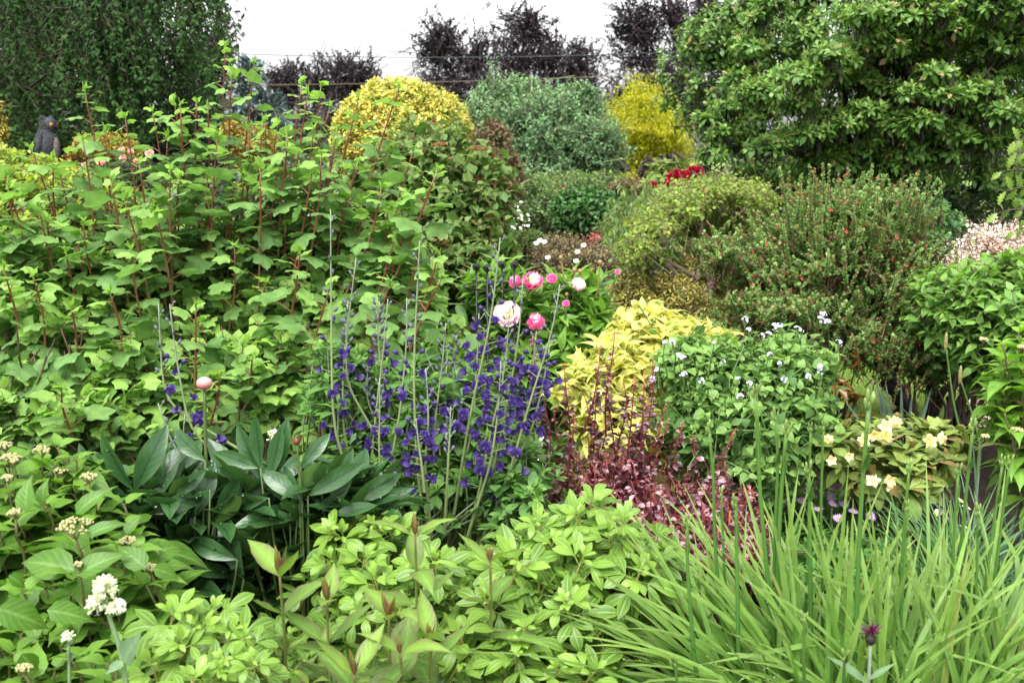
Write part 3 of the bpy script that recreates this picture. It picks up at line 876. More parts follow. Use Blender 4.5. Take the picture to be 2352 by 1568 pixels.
# lace leaved maple mound
m = leafmat("lace maple leaf", (.10, .17, .045), (.14, .21, .06), young=(.20, .25, .07), tr=.35)
shrub("lace_maple", "weeping fine leaved green maple mound behind the twisted tree", "maple", 65, [blob(1480, 555, 7.0, 100, 95, .4), blob(1430, 600, 6.9, 60, 70, .3), blob(1530, 510, 7.1, 60, 45, .3)], 1900, leafT(2, 'lance', .24, .2, .3), (.05, .09), m, nb=6, twig=False, tw=(.1, .2), k=9, up=-.2, droop=.8, spread=.7, bname="branchwork")
m = leafmat("red maple leaf", (.28, .06, .05), (.4, .12, .10), tr=.35)
shrub("red_maple", "little red leaved maple sprays beside the lace maple", "maple", 66, [blob(1375, 548, 7.0, 26, 12, .1), blob(1350, 572, 6.9, 22, 8, .1), blob(1400, 535, 7, 16, 8, .1)], 60, leafT(2, 'lance', .25, .2, .3), (.045, .07), m, nb=5, br=.005, tw=(.06, .12), k=8, up=0, spread=1.)

# red rhododendron
m = leafmat("rhodo leaf", (.10, .15, .03), (.14, .20, .045), young=(.22, .27, .06), tr=.2, rough=.4)
ROSM = leafT(3, 'obovate', .34, .2, .3)
root, rng, p, o = shrub("red_rhododendron", "olive green rhododendron bush carrying crimson flower heads", "rhododendron", 67, [blob(1555, 430, 9, 75, 60, .4), blob(1530, 470, 8.8, 50, 40, .3), blob(1610, 440, 9, 60, 50, .3)], 260, ROSM, (.09, .13), m, nb=8, rosette=True, k=8, tw=(.06, .1), up=.5)
CRIM = petalmat("crimson petal", (.35, .008, .03), (.42, .02, .06), tr=.2)
FUN = cup([(5, .55, .75, PETW, 0, 0, 0), (5, .9, .8, PETW, 0, 0, .6)], None).tmpl()


def truss(c, r, n, rng, axis=(0, -.5, .8), fs=.6):
    g = Geo()
    d = nrm(nrm(np.array(axis))[None] * .75 + rng.normal(0, .6, (n, 3)))
    g.inst(FUN, c + d * r * .5, d, UP + rng.normal(0, .3, (n, 3)), r * fs * rng.uniform(.85, 1.15, n), 1, rng.random(n), rng.random(n))
    return g


for x, y, r in ((1550, 412, .075), (1568, 405, .055), (1535, 425, .055), (1590, 398, .065), (1605, 395, .05), (1540, 428, .05), (1558, 432, .05), (1500, 427, .04), (1555, 400, .05)):
    truss(P(x, y, 8.5), r, 16, rng).build("flower_head", [CRIM], root)
shrub("purple_shrub", "small blackish purple shrub left of the crimson rhododendron", "shrub", 68, [blob(1500, 395, 11, 32, 30, .2), blob(1410, 385, 13, 34, 16, .2), blob(1540, 375, 12, 40, 20, .2)], 300, FAR, (.05, .08), PURP, nb=5, tw=(.08, .16), k=7)

# obelisk
g = Geo(); OBM = plain("blue grey paint", (.035, .045, .07), (.06, .075, .11), .5, 30)
o0 = P(1468, 690, 6.3); o0[2] = 0
root = thing("garden_obelisk", "blue grey metal obelisk half hidden behind the twisted tree", "obelisk", o0)
top = P(1470, 486, 6.3)
legs = [np.array([o0[0] + a, o0[1] + b, 0.]) for a, b in ((-.19, -.15), (.19, -.15), (-.15, .2), (.22, .2))]
sh = [np.array([o0[0] + a * .55, o0[1] + b * .55, top[2] - .22]) for a, b in ((-.15, -.12), (.15, -.12), (-.12, .15), (.15, .15))]
for a, b in zip(legs, sh):
    g = Geo(); g.tubes(np.stack([a - UP * .02, b, b * .25 + np.array([o0[0], o0[1], top[2] - .1]) * .75]), np.array([.013, .012, .009]), 6); g.build("leg", OBM, root)
for f in (.15, .5, .95):
    pts = np.array([legs[i] + (sh[i] - legs[i]) * f for i in (0, 1, 3, 2, 0)])
    g = Geo(); g.tubes(pts, np.full(5, .008), 5); g.build("rail", OBM, root)
for i, j in ((0, 1), (1, 0)):
    g = Geo(); g.tubes(np.stack([legs[i] * .85 + sh[i] * .15 - [0, .012, 0], legs[j] * .5 + sh[j] * .5 - [0, .012, 0]]), np.array([.006, .006]), 5); g.build("cross_bar", OBM, root)
g = Geo(); c0 = np.array([o0[0], o0[1], top[2] - .115]); g.tubes(np.array([c0, c0 + UP * .03, c0 + UP * .05, c0 + UP * .08, c0 + UP * .115]), np.array([.03, .026, .014, .022, .003]), 8); g.build("finial", OBM, root)

# twisted little tree with lime leaves
m = leafmat("lime round leaf", (.12, .20, .03), (.18, .26, .045), young=(.26, .34, .055), rare=((.22, .12, .04), .05), tr=.4, rough=.5)
rng = np.random.default_rng(71)
b0 = P(1600, 760, 5.9); b0[2] = 0
root = thing("crooked_tree", "small crooked tree with bare twisting limbs and lime green leaves", "tree", b0)
g, gl, gt = Geo(), Geo(), Geo()
bl = [blob(1650, 440, 6.0, 100, 38, .35), blob(1560, 470, 5.9, 70, 40, .3), blob(1500, 510, 5.7, 70, 36, .3), blob(1720, 460, 6.1, 70, 50, .3), blob(1470, 560, 5.5, 40, 34, .25), blob(1590, 510, 6.1, 70, 30, .2), blob(1670, 510, 6.2, 70, 40, .3), blob(1500, 575, 5.7, 40, 14, .15), blob(1440, 590, 5.4, 26, 14, .15)]
crown(rng, g, bl, 1400, leafT(3, 'ovate', .75, .2, .3), (.026, .044), shell=(.45, 1.12), tw=(.08, .2), k=6, up=.3, lump=.2, nup=.9, gtw=gl, twr=.0012)
BK = plain("twisted bark", (.13, .10, .065), (.26, .21, .14), .85, 25, .5)


def limb(*pts, r=(.02, .01)):
    c = np.array([P(x, y, Y) for x, y, Y in pts])
    t = np.linspace(0, 1, len(c)); tt = np.linspace(0, 1, len(c) * 4)
    c = np.stack([np.interp(tt, t, c[:, k]) for k in range(3)], 1)
    k = np.ones(3) / 3; cs = c.copy()
    for a in range(3):
        cs[1:-1, a] = np.convolve(c[:, a], k, 'valid')
    cs[1:-1] += rng.normal(0, .004, cs[1:-1].shape)
    gl.tubes(cs, np.linspace(r[0], r[1], len(cs)), 6)


gt.tubes(np.array([b0 - UP * .03, P(1618, 720, 5.85), P(1622, 668, 5.8)]), np.array([.05, .04, .036]), 8)
limb((1622, 672, 5.8), (1636, 650, 5.8), (1625, 620, 5.8), (1640, 590, 5.8), (1655, 560, 5.9), (1690, 530, 6), (1720, 490, 6), r=(.03, .008))
limb((1630, 655, 5.8), (1660, 630, 5.75), (1690, 590, 5.8), (1720, 560, 5.9), r=(.022, .008))
limb((1606, 700, 5.8), (1570, 650, 5.75), (1530, 610, 5.7), (1512, 590, 5.6), (1525, 560, 5.6), (1555, 520, 5.7), (1560, 480, 5.8), r=(.022, .006))
limb((1600, 640, 5.8), (1560, 615, 5.75), (1525, 592, 5.7), (1495, 590, 5.6), (1460, 570, 5.5), r=(.018, .005))
limb((1600, 640, 5.8), (1612, 600, 5.85), (1600, 560, 5.9), (1575, 540, 5.8), (1520, 530, 5.7), (1490, 520, 5.6), r=(.016, .005))
limb((1610, 540, 5.85), (1610, 500, 5.9), (1640, 450, 6), r=(.016, .005))
limb((1530, 560, 5.6), (1500, 560, 5.6), (1460, 530, 5.5), r=(.008, .004))
gt.build("trunk", BK, root); gl.build("branchwork", BK, root); g.build("crown", m, root)

m = leafmat("gold box leaf", (.20, .19, .03), (.12, .14, .03), young=(.34, .30, .06), rare=((.3, .12, .04), .05), tr=.25)
shrub("golden_box", "low golden olive box bushes between peonies and crooked tree", "shrub", 72, [blob(1440, 690, 5.5, 65, 70, .3), blob(1540, 680, 5.6, 80, 60, .3), blob(1400, 730, 5.3, 40, 50, .2), blob(1600, 720, 5.4, 70, 45, .3)], 1300, leafT(2, 'elliptic', .4, .25, .2), (.026, .045), m, nb=10, br=.006, tw=(.06, .14), k=8, up=.7, shell=(.7, 1.05))
m = leafmat("yellow bed leaf", (.42, .38, .06), (.36, .36, .08), rare=((.1, .18, .03), .25), tr=.3)
shrub("yellow_shrub", "patch of pale yellow foliage seen under the crooked tree", "shrub", 73, [blob(1640, 630, 6.8, 70, 40, .2), blob(1570, 620, 6.9, 50, 35, .2), blob(1720, 650, 6.6, 60, 40, .2)], 480, FAR2, (.03, .05), m, nb=6, tw=(.06, .12), k=7)
m = leafmat("filler leaf", (.05, .105, .025), (.08, .15, .04), young=(.13, .2, .05), tr=.3)
shrub("green_shrub", "dark low shrub with tiny red flowers left of the obelisk", "shrub", 74, [blob(1420, 660, 6.0, 70, 45, .25), blob(1350, 700, 5.9, 60, 50, .2)], 500, FAR2, (.03, .05), leafmat("dim leaf", (.035, .065, .025), (.07, .10, .035), rare=((.28, .05, .03), .03), tr=.2), nb=6, tw=(.06, .12), k=7)
shrub("green_shrub", "rounded mid green bush behind the red flowered shrub at right", "shrub", 75, [blob(2100, 520, 7.2, 95, 70, .4), blob(2160, 560, 7.1, 60, 60, .3), blob(1980, 520, 7.3, 120, 70, .4)], 620, leafT(3, 'obovate', .4, .2, .3), (.06, .09), leafmat("blue mid leaf", (.035, .095, .03), (.06, .14, .045), young=(.09, .18, .05), tr=.3), nb=8, rosette=True, k=7, tw=(.06, .1))
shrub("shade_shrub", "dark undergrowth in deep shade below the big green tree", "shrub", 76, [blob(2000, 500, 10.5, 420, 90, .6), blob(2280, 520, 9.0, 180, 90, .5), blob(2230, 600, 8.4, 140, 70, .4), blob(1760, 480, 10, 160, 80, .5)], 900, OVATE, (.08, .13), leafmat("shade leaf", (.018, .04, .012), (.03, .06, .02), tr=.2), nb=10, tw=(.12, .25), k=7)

# red-flowered shrub with dark trunks
m = leafmat("small lobed leaf", (.065, .15, .03), (.11, .21, .05), young=(.21, .33, .10), rare=((.24, .09, .05), .13), tr=.35, rough=.4, spec=.25)
rng = np.random.default_rng(77)
b0 = P(2090, 990, 5.3); b0[2] = 0
root = thing("gooseberry_shrub", "wide shrub of tiny leaves and small red flowers on dark leaning trunks", "shrub", b0)
g, gl, gt = Geo(), Geo(), Geo()
SL = lobeT(9, 1, ((0, 1., .45), (1.1, .85, .4), (2.1, .5, .4)), .55, 0, 9, .1, .03)
bl = [blob(1880, 570, 5.3, 160, 120, .45), blob(1920, 470, 5.5, 120, 70, .4), blob(2020, 540, 5.4, 140, 110, .4), blob(1750, 610, 5.2, 80, 70, .3), blob(1830, 690, 5.1, 150, 70, .35), blob(2000, 650, 5.2, 130, 80, .4),
      blob(1650, 560, 5.1, 60, 25, .2), blob(1650, 745, 4.9, 60, 25, .2), blob(1750, 690, 4.9, 110, 40, .3), blob(2030, 775, 5.0, 120, 55, .3), blob(2130, 790, 5.0, 60, 30, .25), blob(1960, 740, 5.0, 80, 50, .25), blob(2110, 620, 5.2, 80, 60, .25)]
p, o = crown(rng, g, bl, 2200, SL, (.015, .026), shell=(.55, 1.08), tw=(.1, .26), k=24, up=.7, spread=.8, lump=.4, gtw=gl, twr=.0026, low=.25)
n = 46          # long upright wands
wx = np.concatenate([[1790, 1812, 1890, 1905, 1950, 1925, 2005, 2020, 2095, 2110, 1840, 1870, 1860], rng.uniform(1770, 2130, n - 13)])
wy = np.concatenate([[385, 395, 375, 378, 382, 400, 375, 400, 400, 392, 400, 385, 380], np.zeros(n - 13)])
wy[13:] = np.interp(wx[13:], [1750, 1880, 2000, 2140], [520, 405, 395, 520]) + rng.uniform(0, 120, n - 13)
wp = np.array([P(x, y, 5.1 + rng.uniform(-.2, .3)) for x, y in zip(wx, wy)])
wo_ = nrm(np.stack([(wx - 1900) / 500, np.zeros(n), np.ones(n)], 1))
twig_leaves(rng, g, SL, wp, wo_, (.018, .030), tw=(.3, .5), k=48, up=.6, spread=.8, jit=.14, gtw=gl, twr=.0034)
for x, y in ((1790, 640), (1850, 600), (1960, 640), (2040, 700), (2100, 720), (1900, 560), (1750, 700), (2120, 640), (2000, 560), (1830, 720), (2090, 790)):
    q = P(x, y, 5.2)
    gl.tubes(curve(P(2070 + rng.normal(0, 20), 850, 5.25), q, 7, .0, np.array([rng.normal(0, .06), 0, .05]), rng, .02), np.linspace(.017, .005, 7), 5)
for i, pts in enumerate((((2085, 985, 5.3), (2075, 930, 5.28), (2055, 890, 5.25), (2040, 850, 5.25)), ((2090, 990, 5.25), (2085, 940, 5.2), (2062, 905, 5.2), (2025, 880, 5.2)), ((2140, 975, 5.35), (2142, 920, 5.35), (2142, 870, 5.3), (2150, 830, 5.3)), ((2140, 930, 5.35), (2165, 895, 5.3), (2200, 870, 5.25)), ((2195, 985, 5.3), (2200, 930, 5.3), (2230, 890, 5.3), (2250, 850, 5.25)), ((2185, 990, 5.2), (2215, 955, 5.2), (2260, 925, 5.15)), ((2170, 985, 5.25), (2185, 920, 5.3), (2195, 860, 5.35)))):
    c = np.array([P(*q) for q in pts]); c[0, 2] = -.03
    t = np.linspace(0, 1, len(c)); tt = np.linspace(0, 1, 12)
    c = np.stack([np.interp(tt, t, c[:, k]) for k in range(3)], 1); c[1:-1] += rng.normal(0, .006, (10, 3))
    r = (.052, .04, .045, .026, .028, .024, .026)[i]
    g2 = Geo(); g2.tubes(c, np.linspace(r, r * .6, 12), 7); g2.build("trunk", BARKD, root)
gl.build("branchwork", plain("shrub twig", (.07, .03, .02), (.15, .06, .035), .7, 40), root); g.build("foliage", m, root)
fl = Geo(); FT = leafT(3, 'lance', .4, .4, .2)
a = np.arange(4) * 1.57
fl.inst(FT, np.zeros((4, 3)), np.stack([np.cos(a) * .35, np.full(4, 1.), np.sin(a) * .35], 1), np.stack([np.cos(a), np.zeros(4), np.sin(a)], 1), 1., 1., .5, .5)
fm = fl.mesh("red_flower", [petalmat("scarlet petal", (.45, .05, .05), (.5, .14, .12))])
q = p[rng.choice(np.where(p[:, 1] < 5.15)[0], 70, replace=False)] + np.array([0, -.02, -.01])
place_parts(root, "flower", fm, q, nrm(rng.normal(0, .6, (70, 3)) + [0, -.2, -.6]), rng.uniform(.014, .026, 70))

# shrub with opposite leaves at right, and the pale pink one behind it
m = leafmat("dogwood leaf", (.06, .15, .028), (.095, .205, .04), young=(.17, .31, .055), tr=.35, rough=.42, rib=((.12, .22, .06), .4), vein=.25)
DW = leafT(5, 'ovate', .56, .2, .3)
shrub("weigela_shrub", "fresh green leafy shrub at right edge under the pale pink flowers", "shrub", 78,
      [blob(2295, 740, 4.6, 130, 140, .45), blob(2170, 780, 4.9, 60, 50, .25), blob(2330, 660, 4.7, 110, 90, .35), blob(2180, 700, 4.7, 90, 90, .3), blob(2100, 690, 5.6, 80, 60, .3)], 950, [DW, leafT(5, 'acumin', .52, .15, .2)], (.06, .10), m, nb=16, tw=(.14, .26), k=8, up=.75, spread=1.0, nup=1., shell=(.68, 1.05), skirt=False)
m = leafmat("pale pink floret", (.74, .56, .50), (.82, .70, .64), rare=((.2, .3, .08), .12), tr=.35)
root, rng, p, o = shrub("pink_flowering_shrub", "shrub topped with a haze of pale pink blossom at right edge", "shrub", 79, [blob(2290, 560, 5.6, 75, 34, .25), blob(2345, 545, 5.6, 60, 40, .25), blob(2210, 598, 5.5, 44, 22, .2), blob(2265, 540, 5.5, 14, 18, .1)], 480, leafT(2, 'round', .8, .2, .1), (.018, .03), m, nb=8, tw=(.1, .2), k=16, up=.6, spread=.9, shell=(.5, 1.1))

# holly sprig at right edge
m = leafmat("holly leaf", (.07, .15, .025), (.11, .20, .035), young=(.19, .28, .055), tr=.25, rough=.35)
rng = np.random.default_rng(80)
b0 = P(2420, 700, 4.6); b0[2] = 0
root = thing("mahonia_bush", "spiny leaved bush whose tips reach in at the right edge", "shrub", b0)
g, gl = Geo(), Geo()
HL = leafT(10, 'elliptic', .42, .3, .3, serr=.38)
for (x0, y0), (x1, y1) in (((2440, 420), (2300, 395)), ((2430, 350), (2330, 325)), ((2440, 500), (2290, 490)), ((2440, 450), (2310, 440)), ((2440, 540), (2330, 530)), ((2420, 390), (2335, 350))):
    c = curve(P(x0, y0, 4.6), P(x1, y1, 4.35), 6, .03)
    gl.tubes(c, np.linspace(.006, .003, 6), 5)
    n = 11; t = np.linspace(.1, 1, n)
    q = np.stack([np.interp(t, np.linspace(0, 1, 6), c[:, k]) for k in range(3)], 1)
    sd_ = np.where(np.arange(n) % 2, 1, -1)[:, None]
    ax = nrm(c[-1] - c[0])
    g.inst(HL, q, ax * .6 + np.array([[.1, -.35, 1.]]) * sd_ * .7 + rng.normal(0, .15, (n, 3)), UP * .6 + np.array([0, -.7, 0]) + rng.normal(0, .3, (n, 3)), rng.uniform(.05, .078, n), 1, rng.random(n), t)
    gl.tubes(curve(b0 + UP * .3, c[0], 6, .0, None, rng, .01), np.linspace(.014, .006, 6), 5)
gl.tubes(np.array([b0 - UP * .02, b0 + UP * .35]), np.array([.03, .02]), 6)
g.build("foliage", m, root); gl.build("branchwork", BARK, root)
# ================================================================== nearer plants
def lerpc(c, t):
    """points at 0..1 along polyline c"""
    K = len(c) - 1
    f = np.clip(np.asarray(t) * K, 0, K - 1e-6); k = f.astype(int)
    return c[k] + (c[k + 1] - c[k]) * (f - k)[:, None]


def poly(pts, K=10):
    """smooth line through a few picture points (px, py, Y)"""
    c = np.array([P(*q) for q in pts]); n = len(c)
    if n == 2:
        return c[0] + (c[1] - c[0]) * np.linspace(0, 1, K)[:, None]
    s_ = np.concatenate([[0], np.cumsum(np.linalg.norm(np.diff(c, axis=0), axis=1))]); s_ /= s_[-1]
    t = np.linspace(0, 1, K)
    o_ = np.stack([np.interp(t, s_, c[:, k]) for k in range(3)], 1)
    for _ in range(2):
        o_[1:-1] = (o_[:-2] + 2 * o_[1:-1] + o_[2:]) / 4
    return o_


# ---------------------------------------------------------------- big flowering currant at left
rng = np.random.default_rng(101)
CUR = leafmat("currant leaf", (.088, .178, .052), (.138, .25, .078), young=(.25, .41, .085), rib=((.17, .30, .10), .35), tr=.40, rough=.55, patch=.22, spec=.25)
CST = plain("currant stem", (.16, .03, .03), (.2, .06, .04), .5, 60, along=((0., (.26, .16, .075)), (.4, (.25, .12, .06)), (.75, (.20, .045, .04)), (.93, (.18, .06, .04)), (1., (.24, .30, .09))))
CT = lobeT(33, 3, ((0, 1., .5), (1.1, .85, .42), (2.1, .5, .42)), .70, teeth=.045, tf=15, droop=.14, ruff=.05)
CT2 = lobeT(33, 3, ((0, 1., .5), (1.1, .8, .42), (2.1, .5, .45)), .74, teeth=.045, tf=16, droop=.28, ruff=.06)
CT3 = lobeT(33, 3, ((0, 1., .46), (1.1, .85, .4), (2.1, .5, .4)), .68, teeth=.045, tf=14, droop=-.1, ruff=.06)
CLO = lobeT(21, 2, ((0, 1., .5), (1.1, .85, .42), (2.1, .5, .42)), .70, teeth=.03, tf=12, droop=.14, ruff=.05)
b0 = P(450, 1130, 4.3); b0[2] = 0
root = thing("currant_bush", "big leafy currant bush with upright red stems, left half of the picture", "shrub", b0)
tips = [(194, 194), (287, 255), (241, 287), (350, 241), (400, 217), (414, 228), (452, 222), (477, 230), (518, 95), (534, 150), (583, 133), (72, 329), (122, 352), (385, 300), (577, 276), (604, 266), (11, 385), (135, 380), (190, 306),
        (693, 179), (737, 184), (707, 200), (758, 233), (823, 214), (917, 187), (774, 287), (639, 268), (658, 287), (609, 263), (720, 285), (894, 331), (1005, 379), (718, 377), (18, 420), (412, 395), (190, 495), (252, 658), (163, 690), (539, 552),
        (523, 466), (610, 636), (8, 517), (655, 504), (609, 639), (688, 566), (891, 468), (918, 452), (997, 397), (1008, 569), (1013, 626), (796, 444), (831, 449), (897, 634), (937, 430), (504, 853), (580, 805), (141, 883), (330, 700), (75, 620),
        (40, 830), (735, 960), (360, 480), (300, 560), (460, 330), (560, 390), (640, 360), (500, 300), (860, 320), (950, 330), (760, 640), (450, 690), (90, 470), (255, 400), (320, 360)] + [(int(x), int(np.interp(x, [0, 200, 500, 760, 1000], [470, 380, 300, 320, 480]) + dy)) for x, dy in zip(np.linspace(20, 985, 25) + rng.normal(0, 14, 25), rng.uniform(-20, 170, 25))]
branch_ends = []
gp_all = Geo()
for i, (tx, ty) in enumerate(tips):
    Yt = float(np.interp(ty, [90, 400, 650, 960], [4.45, 4.1, 3.75, 3.3])) + rng.uniform(-.18, .22)
    L = rng.uniform(270, 360) if ty < 420 else rng.uniform(190, 270)
    if ty > 780:
        L = 120
    bx = tx + (470 - tx) * .18 * L / 300 + rng.normal(0, 16)
    if tx > 980:
        bx = tx - L * .38
    c = poly(((bx, ty + L, Yt + .12), (tx + (bx - tx) * .42 + rng.normal(0, 7), ty + L * .45, Yt + .05), (tx, ty + 14, Yt)), 9)
    branch_ends.append(c[0])
    gs, gl = Geo(), Geo()
    gs.tubes(c, np.linspace(.0056, .0027, 9), 6)
    n = max(7, int(L / 20))
    t = 1 - (np.arange(n) / n) ** 1.05 * .97
    q = lerpc(c, t)
    ax = nrm(c[-1] - c[0])
    az = np.arange(n) * 2.4 + rng.uniform(0, 6.28) + rng.normal(0, .3, n)
    e = np.stack([np.cos(az), np.sin(az), np.zeros(n)], 1)
    k = np.arange(n)
    s_ = np.interp(k, [0, 1, 2, 4, 6, 30], [.042, .05, .06, .074, .088, .096]) * rng.uniform(.65, 1.2, n) * (.82 if ty < 300 else 1.)
    up = np.interp(k, [0, 2, 5], [1.6, .9, .55])
    pl = s_ * np.interp(k, [0, 3, 8], [.35, .7, .85])
    pe = q + nrm(e + UP * up[:, None]) * pl[:, None]
    gs.tubes(np.stack([q, q + (pe - q) * .55 + UP * .003, pe], 1), np.array([.0022, .0017, .0015]), 4, r=0.)
    ld = nrm(e + UP * np.interp(k, [0, 2, 5, 9], [.5, .15, -.08, -.2])[:, None] + rng.normal(0, .28, (n, 3)))
    ln = UP * 1. + e * np.interp(k, [0, 3, 9], [-.2, .1, .25])[:, None] + np.array([0, .03, 0]) + rng.normal(0, .3, (n, 3))
    yg = np.interp(k, [0, 2, 5, 10], [1., .85, .55, .2]) + rng.normal(0, .05, n)
    rr = np.clip(.35 * rng.random() + .65 * rng.random(n), 0, 1)
    pk = rng.integers(0, 3, n)
    for j, T in enumerate((CT, CT2, CT3)):
        f = pk == j
        gl.inst(T, pe[f], ld[f], ln[f], s_[f] * 1.05, 1., rr[f], np.clip(yg[f], 0, 1))
    # furled leaves at the very tip
    gl.inst(CT3, np.repeat(c[-1][None], 2, 0), np.array([[.5, .1, 1], [-.4, -.3, 1]]) + rng.normal(0, .2, (2, 3)), np.array([[-1, 0, .5], [1, .3, .5]]), rng.uniform(.03, .045, 2), .9, .5, 1.)
    sh = gs.build("shoot", CST, root)
    gl.build("leaves", CUR, sh)
bl = [blob(430, 740, 4.5, 430, 250, .45), blob(120, 790, 4.2, 210, 250, .4), blob(820, 730, 4.4, 210, 210, .4), blob(430, 880, 3.9, 480, 150, .35), blob(120, 930, 3.6, 200, 90, .3), blob(700, 900, 3.9, 200, 120, .3), blob(960, 800, 4.2, 120, 130, .3), blob(560, 560, 4.6, 300, 60, .3)]
g, gb = Geo(), Geo()
crown(rng, g, bl, 2300, [CLO, CLO, lobeT(21, 2, ((0, 1., .5), (1.1, .8, .42), (2.1, .5, .42)), .74, teeth=.03, tf=12, droop=.3, ruff=.06)], (.052, .092), shell=(.6, 1.05), tw=(.16, .34), k=9, up=.55, spread=1., nup=1.15, back=.2, lump=.16, gtw=gb, twr=.003, droop=.15)
bl2 = [blob(430, 760, 4.75, 480, 260, .3), blob(880, 760, 4.65, 170, 200, .25)]
crown(rng, g, bl2, 600, CLO, (.08, .11), shell=(.3, .95), tw=(.16, .3), k=7, up=.4, spread=1., nup=1.1, back=.1)
for q in branch_ends:
    b_ = b0 + np.array([rng.normal(0, .25), rng.normal(0, .12), -.02])
    gb.tubes(curve(b_, q, 8, .04, np.array([rng.normal(0, .06), rng.normal(0, .05), 0]), rng, .012), np.linspace(.014, .007, 8), 5)
gb.build("branchwork", plain("currant branch", (.05, .02, .014), (.14, .07, .04), .6, 30), root)
g.build("foliage", CUR, root)

# ---------------------------------------------------------------- pink peonies in their support
rng = np.random.default_rng(111)
PKL = leafmat("peony leaf", (.055, .145, .022), (.09, .20, .03), young=(.16, .30, .045), rib=((.14, .24, .06), .5), tr=.35, rough=.32, vein=.2)
PLF = leafT(6, 'lance', .34, .28, .35)
b0 = P(1250, 1010, 4.75); b0[2] = 0
root = thing("peony_plant", "peony clump in bloom with bright pink flowers behind the violet spikes", "peony", b0)
g, gb = Geo(), Geo()
bl = [blob(1260, 730, 4.75, 140, 110, .38), blob(1150, 660, 4.85, 80, 60, .3), blob(1320, 780, 4.6, 90, 110, .3), blob(1220, 860, 4.5, 110, 110, .3), blob(1290, 690, 4.8, 90, 60, .3)]
crown(rng, g, bl, 330, [PLF, leafT(6, 'lance', .3, .2, .15)], (.12, .19), shell=(.6, 1.05), tw=(.1, .22), k=9, up=.7, spread=.9, nup=1., gtw=gb, twr=.004)
blooms = Geo
PINK = petalmat("pink petal", (.80, .30, .52), (.76, .13, .42), tr=.35)
PPALE = petalmat("pale pink petal", (.84, .62, .70), (.87, .78, .82), tr=.35)
CREAM = petalmat("cream petal", (.85, .78, .66), (.88, .86, .80), tr=.3)
BUDG = plain("bud green", (.16, .16, .05), (.34, .15, .10), .4, 40)
kinds = {
    'open': (cup([(7, 1.0, .58, PETW, 0, 0, 0), (7, .7, .6, PETW, .02, 0, .45), (12, .55, .58, PETN, .06, 1, .1), (10, .3, .62, PETN, .08, 1, .5), (6, .12, .6, PETN, .1, 1, .3)], 0), [PINK, CREAM]),
    'pale': (cup([(7, 1.15, .6, PETW, 0, 0, 0), (7, .85, .6, PETW, .02, 0, .45), (12, .7, .52, PETN, .05, 1, .1), (10, .4, .52, PETN, .07, 1, .5), (8, .15, .5, PETN, .08, 1, .2)], 0), [PPALE, CREAM]),
    'cup': (cup([(6, .62, .7, PETW, 0, 0, 0), (6, .42, .72, PETW, .02, 0, .5), (10, .35, .66, PETN, .12, 1, .1), (8, .15, .68, PETN, .12, 1, .4)], 0), [PINK, CREAM]),
    'ball': (cup([(5, .25, .6, PETW, 0, 0, 0), (5, .08, .62, PETW, 0, 0, .6), (4, -.08, .6, PETW, .02, 0, .3)], 0), [PINK]),
    'soft': (cup([(6, .75, .62, PETW, 0, 0, 0), (6, .35, .66, PETW, .02, 0, .45), (6, .15, .6, PETW, .04, 0, .1)], 0), [PPALE]),
}
km = {k: v[0].mesh("peony_bloom", v[1]) for k, v in kinds.items()}
for kind, x, y, w, d in (('cup', 1187, 640, 42, (-.25, -.7, .8)), ('open', 1220, 632, 62, (.15, -.75, .7)), ('ball', 1268, 640, 28, (0, -.2, 1)), ('soft', 1322, 645, 46, (.35, -.5, .7)), ('pale', 1168, 697, 68, (-.1, -.9, .4)), ('cup', 1231, 730, 56, (-.05, -.65, .8)), ('ball', 1300, 697, 20, (0, -.2, 1)), ('ball', 1416, 624, 15, (.3, -.2, 1))):
    Y = 4.5 if y < 660 else 4.35
    c = P(x, y + w * .42, Y); d = nrm(np.array(d, float))
    base = P(x + (1240 - x) * .3, y + 200, Y + .15)
    st = Geo(); st.tubes(np.array([base, (base + c) / 2 + d * -.02, c - d * .02, c + d * .004]), np.array([.006, .006, .005, .009]), 6)
    so = st.build("flower_stem", GSTEM, root)
    o = bpy.data.objects.new("bloom", km[kind]); COL.objects.link(o); o.parent = so
    s_ = PX(w, Y) * (.95 if kind != 'ball' else 1.35)
    o.matrix_local = Matrix.LocRotScale(Vector(c - b0), Vector(d).to_track_quat('Y', 'Z'), Vector((s_, s_, s_)))
for x, y, w in ((1288, 592, 11), (1378, 603, 12), (1319, 621, 11), (1332, 623, 11), (1332, 662, 11), (1224, 666, 9), (1302, 676, 10), (1271, 700, 15), (1271, 713, 11), (1333, 733, 12)):
    c = P(x, y, 4.5); base = P(x + (1280 - x) * .25 + 8, y + 110, 4.6)
    st = Geo(); st.tubes(np.array([base, (base + c) / 2 + [.01, 0, 0], c]), np.array([.005, .0045, .004]), 5)
    so = st.build("flower_stem", plain("tan stem", (.20, .17, .06), (.3, .22, .08), .6, 30) if x == 1288 else so.data.materials[0], root)
    bg_ = Geo(); s_ = PX(w, 4.5); bg_.inst(ballT(8, 6), c - UP * s_ * .5, UP, np.array([0, -1, .1]), s_ * 1.05, 1.)
    bg_.build("bud", BUDG, so)
g.build("foliage", PKL, root); gb.build("stems", GSTEM, root)
IRON = plain("black iron", (.008, .008, .008), (.015, .015, .014), .45, 30)
c0 = P(1140, 1000, 4.42); c0[2] = 0
root = thing("plant_support", "black iron plant support ring with ball finials among the pink peonies", "plant support", c0)
rad = PX(46, 4.42)
pol = []
